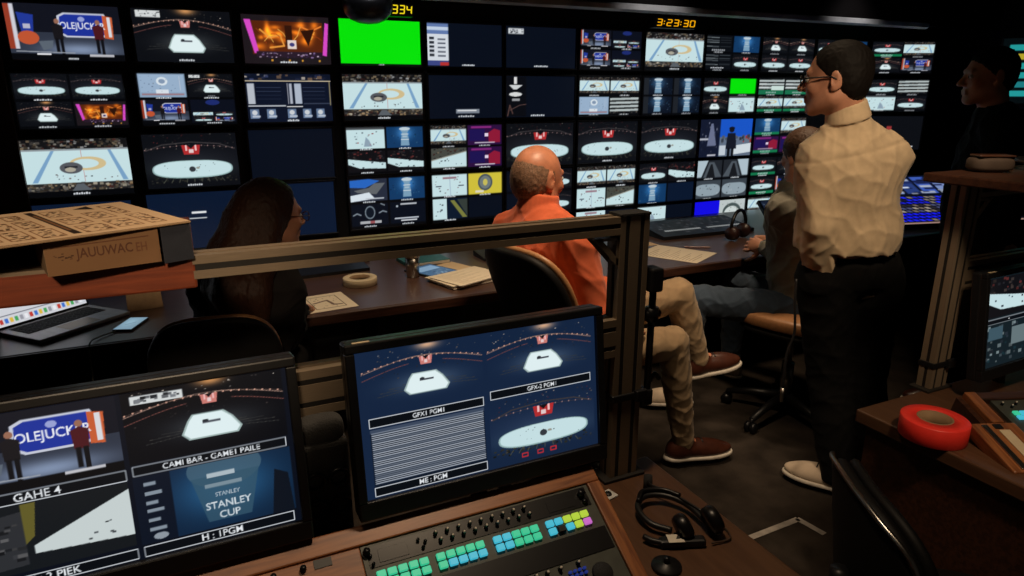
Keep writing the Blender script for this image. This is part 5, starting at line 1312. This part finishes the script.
H_BN = mat('brown hair', (.050, .024, .013), .6, spec=.25, nscale=10, namt=.4, stretch=(60, 60, 6), bump=.2, bscale=14); H_DK = mat('black hair', (.006, .004, .003), .7, spec=.2, nscale=10, namt=.4, bump=.2, bscale=60)

def A(*v): return np.array(v, float)

# ---- the bald man in orange, legs crossed
P = dict(pelvis=A(1.315, 2.265, .63), chest=A(1.235, 2.285, 1.00), neck=A(1.215, 2.315, 1.175), head=A(1.228, 2.335, 1.303), hf=(.96, .26, -.10), hu=(.12, 0, 1),
         shR=A(1.275, 2.105, 1.085), shL=A(1.175, 2.475, 1.085), elR=A(1.325, 2.03, .81), elL=A(1.40, 2.52, .82), wrR=A(1.46, 2.06, .735), wrL=A(1.62, 2.40, .80),
         hipR=A(1.36, 2.175, .60), hipL=A(1.34, 2.345, .64), knR=A(1.765, 2.13, .61), anR=A(1.875, 2.145, .105), knL=A(1.835, 2.20, .795), anL=A(1.965, 2.19, .475),
         ftR=(.97, -.22, 0), ftL=(.93, -.25, .18), fuL=(-.18, 0, 1),
         hdR=((.45, .85, -.1), (0, 0, -1), -1, .35), hdL=((.85, -.4, -.1), (0, 0, -1), 1, .3))
body, H = person('bald man in an orange pullover and khaki trousers, seated with crossed legs', P, M['skinred'], 'people in the room', belly=.03, hsc=1.03)
Q = {k: v for k, v in P.items()}; lo, hi = bounds(Q); F = Field(lo, hi, .0055); ax, pax = torso(F, Q, .018, .06, .035); limbs(F, Q, True, False, .016, 0, .03, cuffs=.93)
F.cut(Q['pelvis'] - ax[2] * .03, -ax[2]); F.wrinkle(.0055, .10, 3); nk = Q['neck']
F.ell(nk + A(.0, 0, .06), np.eye(3), (.058, .058, .06), .006, True); collar(F, nk + A(.0, 0, .018), H, .076, .062, .009, (.16, 0, 1)); F.build('pullover', C_OR, body)
F = Field(lo, hi, .0055); F.ell(Q['pelvis'] + A(0, 0, -.01), pax, (.178, .135, .11), .05); limbs(F, Q, False, True, 0, .010, .03, cuffs=.8); F.wrinkle(.0036, .065, 5)
for s in 'RL': F.cut(Q['an' + s] + nrm(Q['kn' + s] - Q['an' + s]) * .035, nrm(Q['an' + s] - Q['kn' + s])) if s == 'X' else None
F.build('trousers', C_KH, body)
for s in 'RL': shoe(Q, s, C_BR, body, (0, 0, 0), scale=1.14 if s == 'R' else .93)
F = Field(P['head'] - .2, P['head'] + .2, .004); F.ell(H(0, -.022, .012) , H.ax, A(.080, .0985, .087) * 1.03, .01); F.ell(H(0, -.045, -.03), H.ax, A(.068, .065, .07) * 1.03, .03)
F.cut(H(0, .022, 0), H.f * .8 + H.u * .28); F.cut(H(0, -.03, -.088), -H.u + H.f * .2); F.wrinkle(.0012, .022, 9)
F.build('hair', H_GY, body)

# ---- the person in the grey jacket
P = dict(pelvis=A(2.715, 2.315, .60), chest=A(2.705, 2.385, .99), neck=A(2.655, 2.375, 1.17), head=A(2.640, 2.350, 1.335), hf=(.12, .98, -.14), hu=(-.05, .1, 1),
         shR=A(2.880, 2.395, 1.085), shL=A(2.535, 2.335, 1.075), elL=A(2.650, 2.350, .825), elR=A(2.915, 2.535, .83), wrL=A(2.735, 2.605, .825), wrR=A(2.850, 2.700, .825),
         hipR=A(2.785, 2.335, .58), hipL=A(2.625, 2.275, .58), knL=A(2.255, 2.575, .61), knR=A(2.720, 2.770, .60), anL=A(2.220, 2.610, .10), anR=A(2.740, 2.790, .10),
         ftL=(-.86, .5, 0), ftR=(-.2, .97, 0), hdL=((-.42, .88, .06), (.8, .35, -.3), 1, 1.0), hdR=((-.92, .30, .08), (-.3, -.85, -.2), -1, 1.0))
body, H = person('person in an olive grey jacket and jeans seated with hands clasped on the desk', P, M['skin'], 'people in the room')
Q = P; lo, hi = bounds(Q); F = Field(lo, hi, .0055); ax, pax = torso(F, Q, .020, .06, .01); limbs(F, Q, True, False, .018, 0, .03, cuffs=.97)
F.cut(Q['pelvis'] + ax[2] * .0, -ax[2]); F.wrinkle(.0070, .085, 13); nk = Q['neck']; collar(F, nk + A(0, .01, .0), H, .074, .05, .008, (-.1, .1, 1)); F.ell(nk + A(0, 0, .07), np.eye(3), (.060, .060, .06), .006, True); F.build('jacket', C_GR, body)
F = Field(lo, hi, .0055); F.ell(Q['pelvis'] + A(0, 0, -.01), pax, (.175, .13, .11), .05); limbs(F, Q, False, True, 0, .016, .03, cuffs=.8); F.wrinkle(.006, .09, 15); F.build('jeans', C_JE, body)
for s in 'RL': shoe(Q, s, C_WS, body, (0, 0, 0))
F = Field(P['head'] - .22, P['head'] + .22, .0045); F.ell(H(0, -.018, .034), H.ax, (.090, .108, .096), .01); F.ell(H(0, -.055, -.03), H.ax, (.076, .06, .075), .03); F.cut(H(0, .040, .0), H.f * .9 - H.u * .5); F.cut(H(0, 0, -.098), -H.u); F.wrinkle(.0020, .014, 19, [nrm(H.r + .3 * H.f), nrm(H.f), nrm(H.r - .5 * H.f + .3 * H.u)]); F.build('hair', H_BN, body)
bm = bmesh.new(); w = Vector(P['wrL']); d = Vector(nrm(P['elL'] - P['wrL'])); 
a = d.orthogonal().normalized(); b2 = d.cross(a); tube(bm, [w + d * .012 + (a * math.cos(t) + b2 * math.sin(t)) * .037 for t in np.linspace(0, 2 * PI, 24, endpoint=False)], .010, 8, True); obj('watch', bm, M['black'], body, True, label='black wrist watch')

# ---- the standing man
P = dict(pelvis=A(2.265, 1.73, .965), chest=A(2.17, 1.72, 1.315), neck=A(2.115, 1.70, 1.505), head=A(2.055, 1.725, 1.665), hf=(-.50, .86, -.06), hu=(-.08, .03, 1),
         shR=A(2.280, 1.650, 1.395), shL=A(2.050, 1.750, 1.392), elL=A(2.045, 1.705, 1.16), elR=A(2.325, 1.70, 1.16), wrL=A(2.105, 1.750, .985), wrR=A(2.37, 1.85, 1.02),
         hipR=A(2.36, 1.70, .93), hipL=A(2.18, 1.755, .93), knL=A(2.26, 1.745, .50), knR=A(2.37, 1.68, .50), anL=A(2.300, 1.680, .10), anR=A(2.42, 1.60, .10),
         ftL=(-.44, .90, 0), ftR=(-.2, .98, 0), hdL=((.42, .0, -.9), (.7, .3, .2), 1, .3), hdR=((.1, .5, -.8), (-.8, -.3, 0), -1, .6))
body, H = person('standing man with glasses in a cream shirt and black trousers seen from behind', P, M['skin'], 'people in the room', belly=.02)
Q = P; lo, hi = bounds(Q); F = Field(lo, hi, .0055); ax, pax = torso(F, Q, .016, .06, .03); limbs(F, Q, True, False, .019, 0, .03, cuffs=.70)
F.ell(Q['pelvis'] * .62 + Q['chest'] * .38, ax, (.178, .145, .13), .06)
F.cut(Q['pelvis'] + ax[2] * .075, -ax[2]) if False else None
sl, X, Y, Z = F.win(lo, hi, 0); pz = Q['pelvis'] + A(0, 0, .085)
arm = np.minimum(np.sqrt((X - Q['elL'][0] * .35 - Q['wrL'][0] * .65) ** 2 + (Y - Q['elL'][1] * .35 - Q['wrL'][1] * .65) ** 2) - .066, np.sqrt((X - Q['elR'][0]) ** 2 + (Y - Q['elR'][1]) ** 2) - .09) + 0 * Z
cutd = np.minimum((pz[2] - Z) + 0 * X + 0 * Y, arm + .0); cutd = np.where(arm < 0, -1, (pz[2] - Z) + 0 * arm); F.F = np.maximum(F.F, cutd.astype(np.float32))
mid = (Q['shR'] + Q['shL']) / 2
F.wrinkle(.0048, .085, 23, [nrm(ax[0] + .22 * ax[2]), nrm(ax[0] - .3 * ax[2]), nrm(ax[0] + .7 * ax[2]), nrm(ax[1] + .25 * ax[2])])
nk = Q['neck']; F.ell(nk + A(-.01, 0, .065), np.eye(3), (.060, .060, .06), .006, True); collar(F, nk + A(-.012, 0, .040), H, .068, .050, .006, (-.30, .05, 1))
for q, n_ in ((Q['chest'] + ax[2] * .105, ax[2] + .12 * ax[1]),): F.groove(q, n_, .0026, .006, Q['chest'][2] - .06); F.build('shirt', C_CR, body)
F = Field(lo, hi, .0055); F.ell(Q['pelvis'] + A(0, 0, .01), pax, (.186, .142, .13), .05); limbs(F, Q, False, True, 0, .028, .03, cuffs=1.0); F.cut(Q['pelvis'] + A(0, 0, .10), (0, 0, 1)); F.wrinkle(.005, .10, 25); tr = F.build('trousers', C_BK, body)
for s in 'RL': shoe(Q, s, C_WS, body, (0, 0, 0), scale=1.0)
F = Field(P['head'] - .2, P['head'] + .2, .004); F.ell(H(0, -.018, .034), H.ax, (.083, .100, .090), .01); F.ell(H(0, -.05, -.02), H.ax, (.074, .058, .07), .03)
F.ell(H(0, .095, .01), H.ax, (.075, .065, .078), .012, True); F.cut(H(0, .0, -.005), H.f * .9 - H.u * .9); F.cut(H(0, 0, -.085), -H.u + H.f * .3); F.wrinkle(.0012, .016, 29, [nrm(H.r + .2 * H.f), nrm(H.r - .6 * H.f)]); F.build('hair', H_DK, body)
glasses(H, body, (0, 0, 0), M['black'], r=.0026)
t = thing('headset_cable', 'thin black cable hanging beside the standing man\'s hip', 'cable', (2.062, 1.79, .94))
bm = bmesh.new(); tube(bm, spline([(0.005, .01, -.01), (.0, .0, -.10), (.006, -.01, -.22), (-.008, 0, -.30), (-.012, .0, -.36), (-.004, .005, -.46)], 8), .005, 8); obj('cord', bm, M['cable'], t, True)
bm = bmesh.new(); cyl(bm, (-.004, .005, -.46), (-.002, .006, -.52), .009, .007, 12); obj('plug', bm, M['steel'], t, True)

# ---- the woman with long hair
P = dict(pelvis=A(.06, 2.40, .57), chest=A(.16, 2.43, .88), neck=A(.20, 2.42, 1.06), head=A(.255, 2.425, 1.215), hf=(.93, .34, -.10), hu=(.12, 0, 1),
         shR=A(.262, 2.355, .965), shL=A(.02, 2.50, .965), elR=A(.272, 2.47, .76), elL=A(.02, 2.64, .80), wrR=A(.34, 2.70, .79), wrL=A(.17, 2.85, .79),
         hipR=A(.15, 2.38, .55), hipL=A(-.02, 2.44, .55), knR=A(.33, 2.80, .58), knL=A(.10, 2.86, .58), anR=A(.36, 2.86, .1), anL=A(.12, 2.95, .1),
         ftR=(.2, .97, 0), ftL=(.2, .97, 0), hdR=((-.2, .95, -.1), (0, 0, -1), -1, .3), hdL=((.3, .9, -.1), (0, 0, -1), 1, .3))
body, H = person('woman with long dark hair and glasses seated at the left', P, M['skin'], 'people in the room', sc=.9, neck_r=.046, hsc=.94)
Q = P; lo, hi = bounds(Q); F = Field(lo, hi, .006); ax, pax = torso(F, Q, .018, .06, .0, .9); limbs(F, Q, True, False, .016, 0, .03, .9, cuffs=.95); F.cut(Q['pelvis'], -ax[2]); F.wrinkle(.007, .09, 33); F.build('blouse', cloth('black patterned blouse', (.010, .008, .008), .9, 0), body)
F = Field(lo, hi, .0065); F.ell(Q['pelvis'], pax, (.165, .125, .10), .05); limbs(F, Q, False, True, 0, .012, .03, .9); F.build('trousers', C_BK, body)
for s in 'RL': shoe(Q, s, C_BK, body, (0, 0, 0), scale=.9, sole=M['black'])
F = Field(P['head'] - A(.3, .3, .5), P['head'] + A(.3, .3, .25), .005)
F.ell(H(0, -.025, .030), H.ax, (.092, .108, .100), .02); F.ell(H(0, -.075, -.05), H.ax, (.095, .075, .12), .05)
for x, y, w in ((-.07, -.04, .045), (.065, -.05, .045), (-.03, -.11, .05), (.03, -.115, .05), (0, -.09, .05)):
    F.chain([H(x, y, -.02), H(x * 1.25, y - .035, -.13), H(x * 1.45 - .01, y - .05, -.25), H(x * 1.5 + .01, y - .03, -.38)], [w, w * 1.15, w * 1.1, w * .6], .03)
F.ell(H(0, .10, -.03), H.ax, (.078, .075, .115), .02, True); F.cut(H(.0, .028, -.01), H.f * .95 - H.u * .25 + H.r * .1)
F.wrinkle(.0022, .016, 37, [nrm(H.r + .25 * H.f), nrm(H.f + .15 * H.u), nrm(H.r - .6 * H.f)]); F.build('hair', H_BR, body)
glasses(H, body, (0, 0, 0), mat('dark red frames', (.05, .012, .010), .3), .94)

# ---- the man in shadow at the right
P = dict(pelvis=A(3.42, 1.96, .96), chest=A(3.42, 1.95, 1.33), neck=A(3.37, 1.95, 1.52), head=A(3.325, 1.975, 1.69), hf=(-.80, .60, -.08), hu=(-.08, .03, 1),
         shR=A(3.58, 2.06, 1.46), shL=A(3.27, 1.85, 1.46), elL=A(3.33, 1.80, 1.18), elR=A(3.66, 2.08, 1.18), wrL=A(3.42, 1.83, .96), wrR=A(3.62, 2.16, .96),
         hipR=A(3.49, 2.01, .93), hipL=A(3.35, 1.90, .93), knL=A(3.35, 1.92, .5), knR=A(3.49, 2.03, .5), anL=A(3.37, 1.90, .1), anR=A(3.51, 2.00, .1),
         ftL=(-.8, .6, 0), ftR=(-.8, .6, 0), hdL=((.1, .1, -1), (.5, .5, 0), 1, .5), hdR=((-.1, .1, -1), (-.5, -.5, 0), -1, .5))
body, H = person('man standing in shadow at the right in dark clothes', P, M['skin'], 'people in the room')
Q = P; lo, hi = bounds(Q); F = Field(lo, hi, .0065); ax, pax = torso(F, Q, .022, .06, .02); limbs(F, Q, True, False, .020, 0, .03, cuffs=.96); F.cut(Q['pelvis'] - A(0, 0, .08), (0, 0, -1)) if False else None; F.wrinkle(.006, .1, 43); nk = Q['neck']; F.ell(nk + A(-.02, 0, .07), np.eye(3), (.060, .060, .06), .006, True); F.build('jacket', C_DK, body)
F = Field(lo, hi, .0065); F.ell(Q['pelvis'], pax, (.18, .14, .12), .05); limbs(F, Q, False, True, 0, .02, .03); F.build('trousers', C_BK, body)
for s in 'RL': shoe(Q, s, C_BR, body, (0, 0, 0))
F = Field(P['head'] - .2, P['head'] + .2, .0045); F.ell(H(0, -.018, .034), H.ax, (.084, .102, .092), .01); F.ell(H(0, -.05, -.02), H.ax, (.074, .058, .07), .03); F.ell(H(0, .105, .0), H.ax, (.075, .065, .078), .012, True); F.cut(H(0, .0, -.005), H.f * .9 - H.u * .9); F.cut(H(0, 0, -.085), -H.u); F.wrinkle(.003, .02, 49); F.build('hair', H_DK, body)
# ------------------------------------------------------------------ lamps, world, camera
def spot(name, loc, target, watt, deg, blend=.7, col=(1.0, .75, .50), r=.09):
    l = bpy.data.lights.new(name, 'SPOT'); l.energy = watt; l.spot_size = R(deg); l.spot_blend = blend; l.color = col; l.shadow_soft_size = r
    o = link(bpy.data.objects.new(name, l)); o.location = loc; o.rotation_euler = (Vector(target) - Vector(loc)).to_track_quat('-Z', 'Y').to_euler(); return o
spot('ceiling_or_fill_spot', (1.30, 1.75, 2.47), (1.42, 2.25, .8), 96, 62)
spot('ceiling_or_fill_spot', (1.50, .62, 2.40), (2.18, 1.66, 1.22), 74, 40, r=.12)
spot('ceiling_or_fill_spot', (-.28, -1.15, 2.45), (-.16, 1.20, 1.37), 190, 20)
spot('ceiling_or_fill_spot', (.66, 1.08, 2.47), (.55, 1.06, .95), 46, 80)
spot('ceiling_or_fill_spot', (2.62, 2.35, 2.47), (2.60, 2.75, .7), 74, 60)
spot('ceiling_or_fill_spot', (.85, 2.75, 2.47), (.85, 3.0, .74), 58, 74)
spot('ceiling_or_fill_spot', (1.25, .20, 2.42), (1.92, 1.02, .72), 60, 32)
spot('ceiling_or_fill_spot', (2.05, 1.9, 2.47), (1.95, 1.9, 0), 11, 60)
for x in (.9, 2.75, 4.5): spot('ceiling_or_fill_spot', (x, 3.30, 2.47), (x, 3.70, 2.08), 14, 60, col=(.95, .95, 1.0))  # added fill, no known fixtures: brightens the metal edge of the soffit
spot('ceiling_or_fill_spot', (-.12, 1.10, 2.47), (-.14, 1.28, 1.42), 16, 40)  # extra spot added over the cardboard box to brighten its lid
w = bpy.data.worlds.new('World'); SC.world = w; w.use_nodes = True
w.node_tree.nodes['Background'].inputs[0].default_value = (.6, .5, .42, 1); w.node_tree.nodes['Background'].inputs[1].default_value = .02

cam = bpy.data.cameras.new('Camera'); co = link(bpy.data.objects.new('Camera', cam))
cam.sensor_width = 36; cam.lens = 680 / 1024 * 36; cam.clip_start = .02; cam.clip_end = 50
co.location = (0, 0, 1.62)
pit, yaw = R(16.1), R(25.5)
fwd = Vector((math.sin(yaw) * math.cos(pit), math.cos(yaw) * math.cos(pit), -math.sin(pit)))
co.rotation_euler = fwd.to_track_quat('-Z', 'Y').to_euler()
SC.camera = co
vs = SC.view_settings; vs.view_transform = 'Standard'; vs.look = 'None'; vs.exposure = 0.0; vs.gamma = 1.0; vs.use_curve_mapping = False
